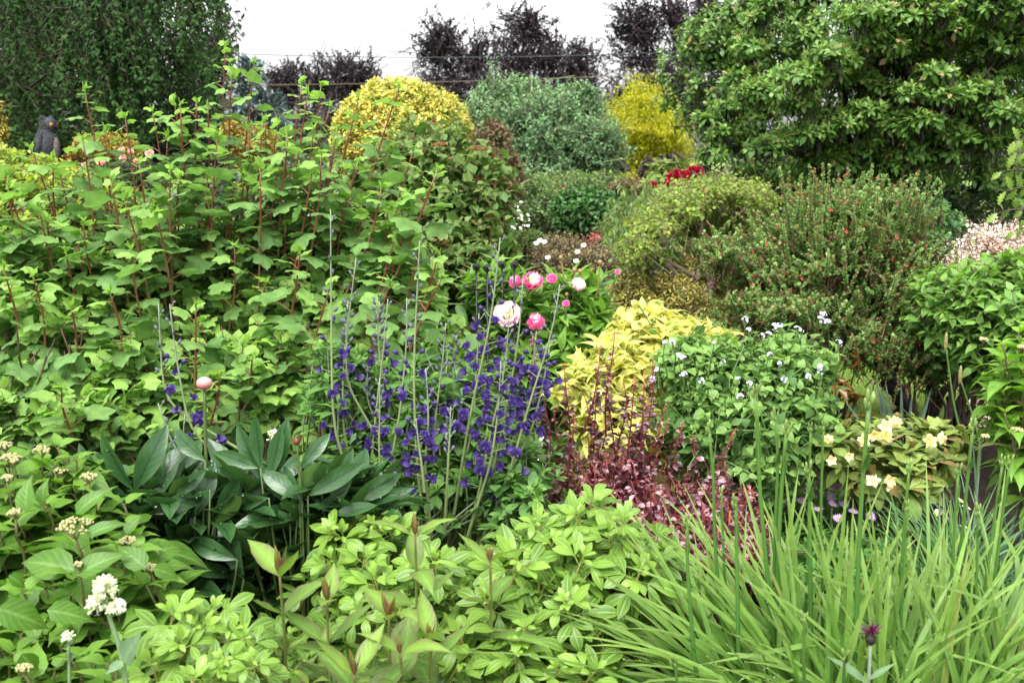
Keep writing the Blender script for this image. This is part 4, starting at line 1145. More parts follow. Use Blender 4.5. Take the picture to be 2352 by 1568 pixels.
for (x, y, Y) in ((1094, 613, 4.42), (1119, 616, 4.25), (1181, 609, 4.32), (1153, 608, 4.6)):
    t_ = P(x, y, Y); pol.append(t_)
    g = Geo(); g.tubes(np.array([[t_[0], t_[1], -.03], t_ - UP * PX(9, Y)]), np.array([.005, .005]), 6)
    po = g.build("pole", IRON, root)
    g = Geo(); R = PX(8.5, Y)
    a = np.linspace(0, 2 * np.pi, 13)
    for k in range(6):       # open woven ball
        ax = nrm(np.array([math.cos(k * 1.05), math.sin(k * 1.05), .55 if k % 2 else -.55]))
        u_, v_ = frame(ax[None]); u_, v_ = u_[0], v_[0]
        for h in (-.45, .35):
            rr_ = R * math.sqrt(1 - h * h)
            g.tubes(t_ + ax * R * h + rr_ * (np.cos(a)[:, None] * u_ + np.sin(a)[:, None] * v_), np.full(13, .0022), 4)
    g.inst(ballT(6, 4), t_ - UP * .006, UP, np.array([0, -1, .1]), .012)
    g.build("ball_finial", IRON, po)
cen = np.mean(pol, 0)
for z in (P(1140, 655, 4.42)[2], P(1140, 765, 4.42)[2]):
    a = np.linspace(0, 2 * np.pi, 29); g = Geo()
    r0 = np.mean([np.linalg.norm((q - cen)[:2]) for q in pol])
    cc = np.stack([cen[0] + r0 * np.cos(a), cen[1] + r0 * np.sin(a), np.full(29, z)], 1)
    g.tubes(cc, np.full(29, .0038), 5); g.build("ring", IRON, root)

# ---------------------------------------------------------------- baptisia
rng = np.random.default_rng(121)
VIO = [petalmat("violet petal", (.040, .022, .125), (.085, .05, .235), rough=.5, tr=.25), plain("grey calyx", (.09, .11, .09), (.13, .14, .13), .7, 60), plain("grey bud", (.10, .11, .13), (.14, .14, .19), .7, 60, along=((0, (.10, .13, .09)), (.5, (.11, .12, .14)), (1, (.06, .05, .15))))]
fg = Geo(); PW = leafT(4, 'round', .95, .3, .15)
# pea flower: calyx from origin along +Y, banner halves up (+Z), wings forward, keel
fg.inst(ballT(6, 4, sx=.8, sz=.8), np.array([[0, 0, 0]]), np.array([0, 1, 0.]), UP, .42, 1, 0, 0, 1)
fg.inst(PW, np.array([[.02, .3, .04], [-.02, .3, .04]]), np.array([[.55, .25, .85], [-.55, .25, .85]]), np.array([[.25, -1, .35], [-.25, -1, .35]]) * -1, .72, 1.1, .5, .5, 0)
fg.inst(PW, np.array([[.05, .32, 0], [-.05, .32, 0]]), np.array([[.28, 1., .1], [-.28, 1., .1]]), np.array([[1, -.2, .35], [-1, -.2, .35]]), .78, .85, .3, .5, 0)
fg.inst(ballT(6, 4, sx=.7, sz=.9), np.array([[0, .25, -.06]]), np.array([0, 1, -.1]), UP, .6, 1, 0, 0, 0)
FLO = fg.tmpl()
bg_ = Geo(); bg_.inst(ballT(6, 4, sx=.75, sz=.75), np.array([[0, 0, 0]]), np.array([0, 1, 0.]), UP, .45, 1, 0, 0, 1)
bg_.inst(ballT(6, 4, sx=.8, sz=.8), np.array([[0, .25, 0]]), np.array([0, 1, 0.15]), UP, .75, 1, 0, 0, 0)
HALF = bg_.tmpl()
BUD = ballT(6, 4, m=2, sx=.55, sz=.55)
BST = plain("baptisia stem", (.16, .22, .08), (.20, .26, .11), .6, 40, along=((0, (.15, .22, .07)), (.6, (.22, .28, .12)), (1, (.17, .20, .19))))
b0 = P(1000, 1290, 3.4); b0[2] = 0
root = thing("baptisia_plant", "tall clump of violet blue pea flower spikes in the centre", "flower plant", b0)
bap_sp = [  # path (px,py) tip first, density, fraction open, spread
    (((759, 480), (760, 620), (761, 740), (762, 900), (770, 1030)), 27, .42, 26, 3.35),
    (((818, 592), (806, 690), (792, 800), (786, 900), (790, 1030)), 20, .30, 24, 3.45),
    (((799, 690), (796, 780), (795, 880)), 18, .25, 20, 3.4),
    (((867, 682), (868, 760), (872, 840)), 22, .1, 18, 3.5),
    (((891, 686), (884, 780), (872, 870), (858, 1000), (850, 1080)), 26, .45, 26, 3.45),
    (((964, 552), (958, 680), (952, 780), (950, 900), (960, 1100), (968, 1150)), 38, .5, 30, 3.3),
    (((934, 684), (936, 760), (928, 860), (915, 980), (890, 1090)), 28, .55, 30, 3.4),
    (((1024, 741), (1018, 820), (1008, 900), (995, 1000)), 24, .3, 22, 3.45),
    (((1048, 770), (1046, 820), (1040, 880)), 14, .0, 16, 3.5),
    (((1149, 546), (1138, 650), (1127, 740), (1105, 840), (1090, 900), (1070, 1010)), 50, .62, 40, 3.3),
    (((1201, 638), (1196, 730), (1185, 820), (1165, 920), (1145, 1030), (1110, 1160)), 44, .62, 36, 3.35),
    (((1170, 706), (1166, 790), (1155, 880), (1125, 1000), (1105, 1110)), 48, .6, 36, 3.3),
    (((1286, 652), (1276, 730), (1258, 800), (1230, 880), (1200, 980), (1170, 1090)), 40, .55, 36, 3.3),
    (((845, 838), (843, 880), (842, 920)), 12, 0., 12, 3.5),
    (((872, 868), (872, 940), (871, 1010), (870, 1075)), 34, .5, 30, 3.25),
    (((978, 846), (982, 900), (985, 980), (975, 1060)), 26, .45, 30, 3.25),
    (((1035, 933), (1034, 990), (1030, 1050)), 10, .0, 14, 3.2),
    (((1232, 760), (1226, 830), (1218, 900), (1205, 960)), 34, .7, 34, 3.4),
    (((1100, 720), (1098, 800), (1092, 880), (1090, 960)), 30, .7, 36, 3.45),
    (((1150, 830), (1148, 900), (1140, 980), (1128, 1060)), 30, .72, 36, 3.25),
    (((955, 960), (962, 1020), (970, 1080), (975, 1130)), 22, .75, 32, 3.2),
    (((1262, 790), (1255, 850), (1240, 910), (1222, 990)), 26, .7, 30, 3.35),
]


def spike(root, path, n, fo, sp, Y, rng, mats=VIO, stem=BST):
    bx = path[-1][0]
    tail = [(bx + (1010 - bx) * .45, min(1290, path[-1][1] + 170), Y + .05)] if path[-1][1] < 1130 else []
    c = poly([(x, y, Y) for x, y in path] + tail, 16)
    cs = c[::-1]
    n = int(n * (.56 if fo > .35 else 1.0))
    gs = Geo(); gs.tubes(cs, np.linspace(.0062, .002, 16), 6)
    ys = np.array([q[1] for q in path], float)
    yt, yb = ys[0], ys[-1]
    f = (np.arange(n) + rng.uniform(.2, .8, n)) / n
    f = f ** .92
    tot = (yb - yt) / ((yb + (170 if tail else 0)) - yt)
    q = lerpc(c, f * tot * .985)
    az = np.arange(n) * 2.4 + rng.normal(0, .5, n)
    e = np.stack([np.cos(az), np.sin(az) * .8 - .15, np.zeros(n)], 1)
    opn = f > (1 - fo)
    half = (~opn) & (f > (1 - fo) - .14) & (fo > 0)
    bud = ~(opn | half)
    ln_ = np.where(bud, .008, .014) + PX(sp, Y) * np.where(opn, .42, .22) * rng.uniform(.6, 1.2, n)
    d0 = nrm(e + UP * np.where(opn, .35, 1.0)[:, None])
    pe = q + d0 * ln_[:, None]
    gs.tubes(np.stack([q, pe], 1), np.array([.0015, .0013]), 4)
    so = gs.build("flower_spike", stem, root)
    gf = Geo()
    d1 = nrm(e * 1. + UP * rng.uniform(-.15, .35, (n, 1)) + np.array([0, -.25, 0]))
    gf.inst(FLO, pe[opn], d1[opn], UP + rng.normal(0, .25, (opn.sum(), 3)), PX(24, Y) * rng.uniform(.75, 1.15, opn.sum()), 1, rng.random(opn.sum()), rng.random(opn.sum()))
    gf.inst(HALF, pe[half], nrm(d1[half] + UP * .5), UP, PX(20, Y), 1)
    gf.inst(BUD, pe[bud], nrm(d0[bud] + UP * .3), np.array([0, -1, .2]), PX(15, Y) * np.interp(f[bud], [0, .3], [.7, 1.05]), 1)
    if gf.n:
        gf.build("blossom", mats, so)


for path, n, fo, sp, Y in bap_sp:
    spike(root, path, n, fo, sp, Y - .12, rng)
BLM = leafmat("baptisia leaf", (.07, .165, .04), (.105, .22, .055), young=(.18, .33, .06), rib=((.15, .26, .1), .4), tr=.35, rough=.5)
BL = [leafT(4, 'obovate', .36, .25, .1), leafT(4, 'obovate', .4, .15, .3)]
g, gb = Geo(), Geo()
# leafy side stems with whorls of leaflets
bl = [blob(1010, 1090, 3.5, 210, 150, .28), blob(1130, 1050, 3.5, 150, 130, .25), blob(860, 1020, 3.5, 120, 120, .25), blob(1180, 1130, 3.3, 110, 110, .22), blob(1010, 920, 3.5, 180, 110, .2), blob(790, 900, 3.5, 90, 150, .18)]
p, o = crown_points(rng, bl, 520, (.35, 1.04), .3, .15, .7)
td = nrm(o * .35 + UP * 1. + rng.normal(0, .3, (len(p), 3)))
for k, (el, s_) in enumerate(((.35, 1.0), (.9, .55))):
    twig_leaves(rng, g, BL, p + td * .02 * k, td, (.06 * s_, .115 * s_), rosette=True, k=5 if k == 0 else 4, up=.4, el=(el - .3, el + .3), tw=(.01, .03), jit=.15)
c = np.stack([p - td * .22, p - td * .1 + rng.normal(0, .008, p.shape), p], 1)
gb.tubes(c, np.array([.0035, .003, .002]), 4)
stp = rng.integers(0, len(p), 60)
for i in stp:
    b_ = b0 + np.array([rng.normal(0, .22), rng.normal(0, .08), -.02])
    gb.tubes(curve(b_, p[i], 6, 0, np.array([rng.normal(0, .03), 0, 0])), np.linspace(.007, .003, 6), 5)
g.build("foliage", BLM, root); gb.build("stems", BST, root)

b0 = P(440, 1180, 3.1); b0[2] = 0
root = thing("baptisia_plant", "lone violet blue flower spikes beside the closed peony bud at left", "flower plant", b0)
for path, n, fo, sp, Y in ((((390, 698), (396, 760), (408, 840), (420, 910), (436, 1000)), 27, .58, 26, 3.1), (((364, 698), (368, 780), (372, 860), (380, 930)), 9, .0, 18, 3.15), (((363, 926), (376, 960), (390, 1010), (410, 1050)), 12, .45, 22, 3.05), (((425, 950), (420, 1000), (418, 1045), (424, 1075)), 8, .9, 30, 3.1)):
    spike(root, path, n, fo, sp, Y, rng)

# ---------------------------------------------------------------- red barberry
rng = np.random.default_rng(131)
BAR = leafmat("barberry leaf", (.030, .010, .014), (.075, .022, .030), young=(.22, .055, .07), rare=((.36, .22, .25), .3), tr=.25, rough=.25, spec=.55, patch=.3)
BARS = plain("barberry stem", (.14, .02, .02), (.24, .045, .035), .5, 40, along=((0, (.09, .02, .02)), (.5, (.20, .022, .03)), (1, (.42, .09, .05))))
BLF = [leafT(4, 'obovate', .62, .2, .25), leafT(4, 'obovate', .55, .35, .5)]


def barberry(lab, base_px, Y, shoots, fill, nfill, seed, ls=(.02, .034)):
    rng = np.random.default_rng(seed)
    b0 = P(*base_px, Y); b0[2] = 0
    root = thing("barberry_bush", lab, "shrub", b0, None)
    for (tx, ty, L, lean) in shoots:
        Yt = Y + rng.uniform(-.2, .15); lean = lean + rng.normal(0, .1)
        c = poly(((tx - lean * L, ty + L, Yt + .06), (tx - lean * L * .5 + rng.normal(0, 8), ty + L * .6, Yt + .03), (tx - lean * L * .2 + rng.normal(0, 6), ty + L * .3, Yt + .02), (tx, ty, Yt)), 9)
        gs, gl = Geo(), Geo()
        gs.tubes(c, np.linspace(.004, .0015, 9), 5)
        n = int(L / 3.6); t = rng.uniform(.0, 1, n) ** .8
        q = lerpc(c, t); az = rng.uniform(0, 6.28, n)
        e = np.stack([np.cos(az), np.sin(az), rng.uniform(.0, .8, n)], 1)
        s_ = np.interp(t, [0, .6, .85, 1], [ls[1], ls[1] * .85, ls[0] * .75, ls[0] * .4]) * rng.uniform(.7, 1.2, n)
        pk = rng.random(n) < .5
        yg = np.clip((t - .35) * 1.5, 0, 1)
        for f, T in ((pk, BLF[0]), (~pk, BLF[1])):
            gl.inst(T, q[f], e[f], UP * .7 - e[f] * .2 + rng.normal(0, .4, (f.sum(), 3)), s_[f], 1, rng.random(f.sum()), yg[f])
        sh = gs.build("shoot", BARS, root); gl.build("leaves", BAR, sh)
        gb_ = curve(b0 + np.array([rng.normal(0, .08), rng.normal(0, .05), -.02]), c[0], 5, 0, None, rng, .01)
    g, gb = Geo(), Geo()
    bl = [blob(*f) for f in fill]
    crown(rng, g, bl, nfill, BLF, (ls[0], ls[1] * 1.1), shell=(.45, 1.06), tw=(.08, .18), k=9, up=.5, spread=1., nup=.9, gtw=gb, twr=.002, lump=.2)
    for f in bl:
        for _ in range(3):
            gb.tubes(curve(b0 + np.array([rng.normal(0, .06), rng.normal(0, .05), -.02]), np.array(f[:3]) + rng.normal(0, .05, 3), 5, 0, None, rng, .01), np.linspace(.008, .003, 5), 5)
    g.build("foliage", BAR, root); gb.build("branchwork", BARS, root)


sh = [(1412, 762, 240, .06), (1380, 792, 200, .04), (1296, 835, 230, -.12), (1222, 770, 210, -.15), (1458, 865, 220, .18), (1490, 920, 210, .3), (1500, 820, 260, .2), (1530, 920, 220, .35), (1535, 960, 190, .4), (1340, 900, 220, -.05), (1245, 905, 190, -.2), (1235, 1000, 150, -.2), (1430, 870, 200, .1), (1375, 860, 210, 0),
      (1320, 950, 180, -.05), (1460, 980, 160, .15), (1400, 940, 180, .05), (1270, 930, 190, -.15), (1510, 1040, 130, .4), (1350, 1000, 140, -.05), (1440, 1030, 140, .1), (1480, 860, 240, .22), (1395, 830, 230, .03)]
barberry("upright barberry with red stems and wet purple pink leaves before the yellow shrub", (1390, 1240), 3.45, sh, [(1380, 1120, 3.45, 120, 100, .22), (1290, 1130, 3.45, 60, 80, .15), (1450, 1080, 3.45, 80, 80, .2), (1260, 1170, 3.35, 30, 60, .12)], 210, 132)
sh = [(1570, 965, 150, .2), (1592, 998, 120, -.08), (1690, 985, 200, .45), (1580, 1070, 110, .3), (1665, 1060, 130, -.1), (1560, 1105, 110, .1), (1605, 1100, 120, .35), (1640, 1130, 110, .3), (1720, 1125, 110, .3), (1700, 1110, 120, -.1), (1500, 1110, 110, -.1), (1740, 1170, 80, .1)]
barberry("low spreading dark purple barberry with coral shoots beside the lily leaves", (1590, 1290), 3.1, sh, [(1560, 1170, 3.2, 130, 55, .2), (1650, 1160, 3.25, 90, 50, .2), (1510, 1215, 3.0, 80, 40, .15), (1640, 1230, 3.0, 110, 50, .2), (1720, 1240, 3.0, 60, 40, .15)], 380, 133, (.022, .038))

# ---------------------------------------------------------------- yellow shrub
rng = np.random.default_rng(141)
m = leafmat("yellow variegated leaf", (.58, .55, .16), (.46, .46, .12), rare=((.28, .36, .08), .15), rib=((.34, .42, .10), .35), tr=.35, rough=.4, patch=.3, vein=.2)
YL = [leafT(6, 'acumin', .46, .3, .4, serr=.05), leafT(6, 'acumin', .42, .4, .15), leafT(6, 'ovate', .4, .35, .55)]
root, r_, p, o = shrub("yellow_shrub", "bright pale yellow leafy mound in front of the crooked tree", "shrub", 142,
      [blob(1500, 850, 4.35, 150, 120, .35), blob(1490, 760, 4.4, 90, 62, .28), blob(1590, 790, 4.4, 80, 60, .25), blob(1400, 850, 4.2, 90, 90, .28), blob(1340, 880, 4.05, 60, 60, .2), blob(1410, 960, 4.0, 90, 90, .25), blob(1640, 780, 4.45, 40, 36, .15)], 420, YL, (.08, .135), m, nb=14, br=.009, tw=(.08, .16), k=7, up=.8, spread=.95, nup=.9, shell=(.8, 1.05), back=.25, lump=.1, droop=.1)

# ---------------------------------------------------------------- honesty / rocket with lilac-white flowers
m = leafmat("heart leaf", (.052, .125, .03), (.085, .17, .045), young=(.18, .31, .07), rib=((.12, .22, .06), .4), tr=.35, rough=.5, vein=.25)
HT = [leafT(6, 'heart', .95, .18, .25), leafT(6, 'heart', .85, .25, .4), leafT(5, 'ovate', .6, .2, .3, serr=.06)]
root, rng, p, o = shrub("honesty_plant", "heart leaved green clump with small lilac white flowers beside the yellow shrub", "flower plant", 151,
      [blob(1730, 920, 3.9, 170, 160, .35), blob(1620, 850, 3.95, 110, 90, .3), blob(1800, 860, 4.0, 110, 120, .3), blob(1600, 960, 3.8, 80, 100, .25), blob(1730, 1030, 3.75, 150, 70, .25), blob(1840, 960, 3.9, 60, 90, .2), blob(1560, 820, 4.0, 50, 50, .2)],
      1250, HT, (.038, .075), m, nb=30, br=.006, tw=(.12, .24), k=6, up=.6, spread=1., nup=.9, shell=(.7, 1.05), bark=GSTEM, twr=.003, bname="stems", skirt=False)
LIL = petalmat("lilac white petal", (.66, .60, .80), (.80, .78, .90), tr=.3)
RF = cup([(4, 1.35, .5, PETW, 0, 0, 0)], 0).tmpl()
for x, y, w in ((1890, 723, 15), (1884, 735, 16), (1900, 740, 13), (1780, 750, 15), (1791, 750, 15), (1830, 757, 14), (1711, 735, 14), (1765, 768, 12), (1750, 770, 9), (1720, 758, 10), (1545, 785, 13), (1525, 788, 10), (1558, 820, 17), (1570, 823, 12), (1570, 860, 15), (1610, 875, 14), (1695, 870, 9), (1700, 912, 15), (1722, 882, 12), (1882, 842, 10), (1884, 853, 12), (1802, 872, 14), (1925, 789, 16), (1500, 870, 12), (1510, 850, 11), (1768, 815, 10), (1855, 865, 13), (1790, 835, 8), (1840, 760, 9), (1735, 905, 9), (1640, 790, 9), (1660, 830, 8)):
    g = Geo(); Y = 3.62 if y > 780 else 3.8
    c = P(x, y, Y); n = max(3, int(w * .55)); r = PX(w, Y) * .8
    d = nrm(rng.normal(0, .6, (n, 3)) + [0, -.6, .7])
    g.inst(RF, c + d * r * .6, d, UP + rng.normal(0, .3, (n, 3)), PX(7.5, Y), 1, rng.random(n), .5)
    s2 = Geo(); b_ = P(x + rng.normal(0, 14), y + rng.uniform(70, 130), Y + .12)
    s2.tubes(curve(b_, c, 5, 0, None, rng, .006), np.linspace(.003, .0015, 5), 4)
    s2.tubes(np.stack([np.repeat(c[None] - UP * .03, n, 0), c + d * r * .6], 1), np.array([.0012, .001]), 3)
    so = s2.build("flower_stem", GSTEM, root)
    g.build("flower_cluster", [LIL], so)

# ---------------------------------------------------------------- low yellow rhododendron
rng = np.random.default_rng(161)
m = leafmat("olive rhododendron leaf", (.10, .16, .032), (.15, .20, .045), young=(.21, .28, .06), rare=((.20, .13, .05), .12), tr=.18, rough=.5, rib=((.22, .24, .08), .4))
RR = [leafT(5, 'elliptic', .46, .2, .2), leafT(5, 'obovate', .44, .12, .35)]
root, r_, p, o = shrub("yellow_rhododendron", "low olive leaved rhododendron with pale cream yellow flowers on the soil bed", "rhododendron", 162,
      [blob(2040, 1040, 3.75, 130, 55, .28), blob(1930, 1030, 3.75, 70, 45, .2), blob(2120, 1010, 3.8, 70, 45, .22), blob(2030, 1085, 3.65, 100, 30, .2)], 105, RR, (.085, .13), m, nb=14, br=.008, rosette=True, k=9, tw=(.03, .06), up=.7, el=(.15, 1.), shell=(.85, 1.05), jit=.25, skirt=False)
YEL = petalmat("cream yellow petal", (.76, .66, .32), (.82, .77, .55), tr=.3)
fn = Geo(); a = np.arange(5) * 2 * np.pi / 5
PFN = leafT(5, 'obovate', .62, .25, .55)
fn.inst(PFN, np.zeros((5, 3)), np.stack([np.cos(a) * .5, np.full(5, 1.), np.sin(a) * .5], 1), np.stack([-np.cos(a), np.full(5, .5), -np.sin(a)], 1), 1., 1., .5, .5, 0)
YF = fn.tmpl()
for x, y, k in ((2034, 1004, 7), (2056, 969, 4), (2034, 980, 4), (2137, 1012, 5), (2164, 1007, 4), (1904, 1008, 6), (1910, 1058, 5), (2010, 1001, 3), (2045, 1104, 4), (2050, 1123, 5), (1953, 1050, 5), (2005, 1103, 3), (1985, 1010, 4)):
    c = P(x, y, 3.5); g = Geo()
    d = nrm(rng.normal(0, .6, (k, 3)) + [0, -.75, .25])
    g.inst(YF, c + d * .012 - d * .03, d, UP, .032 * rng.uniform(.8, 1.1, k) * (.7 if x < 1960 else 1), 1, rng.random(k), .5, 0)
    g.build("flower_head", [YEL], root)
# fallen petals on the soil
g = Geo()
for x, y, Y in ((2215, 1165, 3.2), (2230, 1180, 3.2), (2020, 1165, 3.4), (2080, 1180, 3.3), (2060, 1215, 3.2), (2110, 1240, 3.1), (1965, 1215, 3.3), (2075, 1200, 3.2), (2150, 1195, 3.2), (2230, 1225, 3.1)):
    b = (y - 784) / FPX; yy = CZ / ((SIN + b * COS) / (COS - b * SIN)); c = P(x, y, yy); c[2] = .02
    g = Geo(); g.inst(PETW, c[None], nrm(rng.normal(0, 1, (1, 3)) * [1, 1, .1]), UP, rng.uniform(.03, .05), 1, .5, .5)
    tag(g.build("fallen_petal", [YEL]), "cream petal fallen on the dark wet soil near the rhododendron", "petal", "cream petals fallen on the soil")

# fleabane mat
rng = np.random.default_rng(171)
m = leafmat("fleabane leaf", (.05, .13, .025), (.08, .19, .04), young=(.13, .26, .05), tr=.3, rough=.45)
b0 = P(1930, 1200, 3.2); b0[2] = 0
root = thing("fleabane_plant", "low green mat dotted with small mauve daisies behind the lily stalks", "flower plant", b0)
g = Geo(); n = 900
xx = rng.uniform(1740, 2080, n); yy = rng.uniform(1120, 1330, n)
pp = []
for x, y in zip(xx, yy):
    b = (y - 784) / FPX; k = CZ * .93 / ((SIN + b * COS) / (COS - b * SIN)); q = P(x, y, k); q[2] = rng.uniform(.02, .14); pp.append(q)
pp = np.array(pp)
twig_leaves(rng, g, leafT(3, 'obovate', .36, .2, .25), pp, np.repeat(UP[None], n, 0), (.035, .06), rosette=True, k=6, tw=(.01, .03), el=(.1, 1.))
g.build("foliage", m, root)
DAI = [petalmat("mauve ray", (.42, .26, .62), (.55, .40, .74)), plain("daisy disc", (.5, .3, .04), (.62, .4, .06), .8, 90)]
dg = cup([(14, 1.25, .55, leafT(2, 'lance', .3, .1, .1), 0, 0, 0)], 0); dg.inst(ballT(8, 3, m=1, sy=.5), np.array([[0, -.05, 0]]), np.array([0, 1., 0]), UP, .38)
dm = dg.mesh("daisy", DAI)
ps = []
for x, y in ((1790, 1050), (1768, 1068), (1780, 1090), (1748, 1098), (1764, 1098), (1830, 1095), (1900, 1103), (1897, 1108), (1880, 1113), (1925, 1118), (1868, 1128), (1910, 1142), (1912, 1158), (1945, 1132), (1800, 1130), (1770, 1135), (1940, 1158), (1990, 1150), (1840, 1150), (1960, 1175), (1880, 1170), (1815, 1160), (1925, 1190), (2000, 1185)):
    b = (y - 784) / FPX; k = (CZ - .24) / ((SIN + b * COS) / (COS - b * SIN)); ps.append(P(x, y, k))
ps = np.array(ps); n = len(ps)
gs = Geo(); gs.tubes(np.stack([ps * [1, 1, 0] + rng.normal(0, .02, (n, 3)) * [1, 1, 0], ps * [1, 1, .6], ps], 1), np.array([.002, .002, .0018]), 4)
gs.build("stems", GSTEM, root)
place_parts(root, "daisy", dm, ps, nrm(rng.normal(0, .35, (n, 3)) + [0, -.35, 1]), .036)
# ================================================================== foreground
def leafy_stem(rng, gs, gl, c, n, s0, s1, T, r0=.005, r1=.003, up=(1.2, .15), droop=.0, opp=True, ph=None, t0=.12, t1=1., petiole=.12, nj=.2, m=None, rnd=None, wide=1.):
    """opposite crossed pairs along centre line c, small at the tip; returns node positions"""
    gs.tubes(c, np.linspace(r0, r1, len(c)), 6)
    ph = rng.uniform(0, 3.14) if ph is None else ph
    rs = rng.random() if rnd is None else rnd
    tt = np.linspace(t0, t1, n)
    for i, t in enumerate(tt):
        q = lerpc(c, [t])[0]
        k = 1 - i / max(1, n - 1)          # 0 at the tip
        for s in (0, 1):
            az = ph + i * 1.5708 + s * np.pi + rng.normal(0, .15)
            e = np.array([math.cos(az), math.sin(az), 0])
            u = up[0] + (up[1] - up[0]) * min(1, k * 1.6)
            d = nrm(e + UP * u + rng.normal(0, .12, 3))
            sz = (s0 + (s1 - s0) * min(1, k * 1.9 + .0)) * rng.uniform(.85, 1.12)
            p1 = q + d * sz * petiole
            gs.tubes(np.stack([q, p1]), np.array([r1 * .7, r1 * .5]), 4)
            TT = T[rng.integers(0, len(T))] if isinstance(T, list) else T
            nn = UP * 1. - e * (.5 * u) + rng.normal(0, nj, 3)
            gl.inst(TT, p1[None], d[None], nn[None], sz, wide, np.clip(.4 * rs + .6 * rng.random(), 0, 1), 1 - min(1, k * 1.4))


# ---------------------------------------------------------------- hydrangea, lower left
rng = np.random.default_rng(201)
HYD = leafmat("hydrangea leaf", (.050, .132, .015), (.075, .17, .021), young=(.125, .25, .028), rib=((.16, .28, .07), .6), tip=((.13, .11, .04), .25), tr=.36, rough=.42, vein=.35, patch=.15)
HT_ = [leafT(9, 'acumin', .56, .22, .4, serr=.03, wave=.06), leafT(9, 'acumin', .52, .32, .2, serr=.03, wave=.06), leafT(9, 'acumin', .6, .15, .65, serr=.03, wave=.08)]
HST = plain("speckled stem", (.05, .025, .015), (.16, .18, .05), .6, 260)
CORY = [plain("cream bud", (.27, .26, .11), (.40, .39, .19), .8, 140), plain("bud stalk", (.12, .10, .04), (.16, .14, .05), .6, 60)]
b0 = P(130, 1560, 2.35); b0[2] = 0
root = thing("hydrangea_bush", "bright green hydrangea with cream flat bud heads in the lower left corner", "shrub", b0)


def corymb(c, r, rng, root):
    """flat head of small buds"""
    g = Geo(); n = int(26 + 1500 * r)
    a = rng.uniform(0, 6.28, n); q = np.sqrt(rng.random(n)) * r
    lump = .25 * r * np.sin(a * 3 + 1) * (q / r)
    p = c + np.stack([np.cos(a) * q, np.sin(a) * q, r * .35 * (1 - (q / r) ** 2) + lump * .4 + rng.normal(0, .0012, n)], 1)
    g.inst(ballT(5, 3), p, nrm((p - c) * .6 + UP * .05), np.array([0, -1, .1]), rng.uniform(.0055, .0095, n), 1, rng.random(n))
    k = 12; idx = rng.choice(n, k)
    g.tubes(np.stack([np.repeat((c - UP * r * .7)[None], k, 0), p[idx]], 1), np.array([.0014, .0011]), 4, m=1)
    g.build("flower_head", CORY, root)


heads = [(35, 1180, 17, 2.35), (173, 1212, 44, 2.3), (293, 1245, 19, 2.35), (179, 1300, 9, 2.2), (348, 1307, 15, 2.3), (56, 1535, 18, 1.95), (267, 1531, 10, 1.98), (11, 1026, 17, 2.65), (24, 1056, 26, 2.55), (96, 1037, 20, 2.65), (141, 1084, 15, 2.6), (203, 1098, 19, 2.55), (99, 1142, 10, 2.45), (16, 1100, 12, 2.5)]
gb = Geo(); gl = Geo()
for (x, y, w, Y) in heads:
    c = P(x, y, Y); r = PX(w, Y)
    corymb(c, r, rng, root)
    q = c - UP * r * .7
    cc = curve(q + np.array([rng.normal(0, .03) + .0, .06, -.30]), q, 7, 0, None, rng, .004)
    leafy_stem(rng, gb, gl, cc, 4, .10, .16, HT_, .0045, .003, (.6, .05), t0=.2, t1=.9, nj=.2)
ex = []
for k in range(120):
    x = rng.uniform(-70, 420); y = rng.uniform(1010, 1580)
    lo = np.interp(x, [-70, 100, 250, 330, 430], [985, 1000, 1040, 1250, 1400])
    if y < lo or (x > 300 and y > 1380 and rng.random() < .8):
        continue
    Y = float(np.interp(y, [1000, 1300, 1568], [2.75, 2.38, 2.0])) + rng.uniform(-.06, .12)
    tp = P(x, y, Y)
    cc = curve(tp + np.array([rng.normal(0, .04), .08, -.28]), tp, 7, 0, None, rng, .004)
    leafy_stem(rng, gb, gl, cc, 4, .06, .165, HT_, .0045, .0028, (1.0, .05), t0=.2, t1=1., nj=.22)
    if k % 3 == 0:
        gb.tubes(curve(b0 + np.array([rng.normal(0, .2), rng.normal(.1, .1), -.02]), cc[0], 5, 0, None, rng, .01), np.linspace(.007, .0045, 5), 5)
# big pale leaves turned to the viewer
for (x0, y0, x1, y1, Y, wd) in ((60, 1175, 52, 1085, 2.35, 1.15), (97, 1155, 96, 1090, 2.4, 1.15), (175, 1180, 250, 1100, 2.4, .8), (200, 1230, 292, 1180, 2.28, .8), (170, 1310, 12, 1262, 2.2, 1.), (178, 1320, 285, 1248, 2.2, 1.), (335, 1305, 258, 1235, 2.25, 1.1), (352, 1305, 425, 1322, 2.25, 1.15), (-5, 1395, 128, 1440, 2.05, 1.2), (108, 1400, 232, 1418, 2.05, 1.), (50, 1500, 95, 1560, 1.95, 1.2), (20, 1320, 72, 1352, 2.1, 1.1), (290, 1225, 318, 1175, 2.4, 1.2)):
    a, b = P(x0, y0, Y), P(x1, y1, Y + .02)
    gl.inst(HT_[0], a[None], (b - a)[None], np.array([[rng.normal(0, .2), -.8, .75]]), np.linalg.norm(b - a) * 1.05, wd * .8, rng.random(), .35)
gl.build("foliage", HYD, root); gb.build("stems", HST, root)

# ---------------------------------------------------------------- white valerian
VAL = leafmat("valerian leaf", (.12, .20, .10), (.15, .24, .12), rib=((.22, .30, .18), .4), tr=.3, rough=.6)
VST = plain("valerian stem", (.15, .24, .10), (.19, .28, .13), .55, 40)
WHF = [petalmat("white floret", (.82, .84, .72), (.88, .88, .86), tr=.2), plain("pale green bud", (.55, .62, .30), (.68, .72, .42), .6, 90)]
st5 = cup([(5, 1.3, .6, leafT(2, 'obovate', .5, .1, .1), 0, 0, 0)], 0).tmpl()


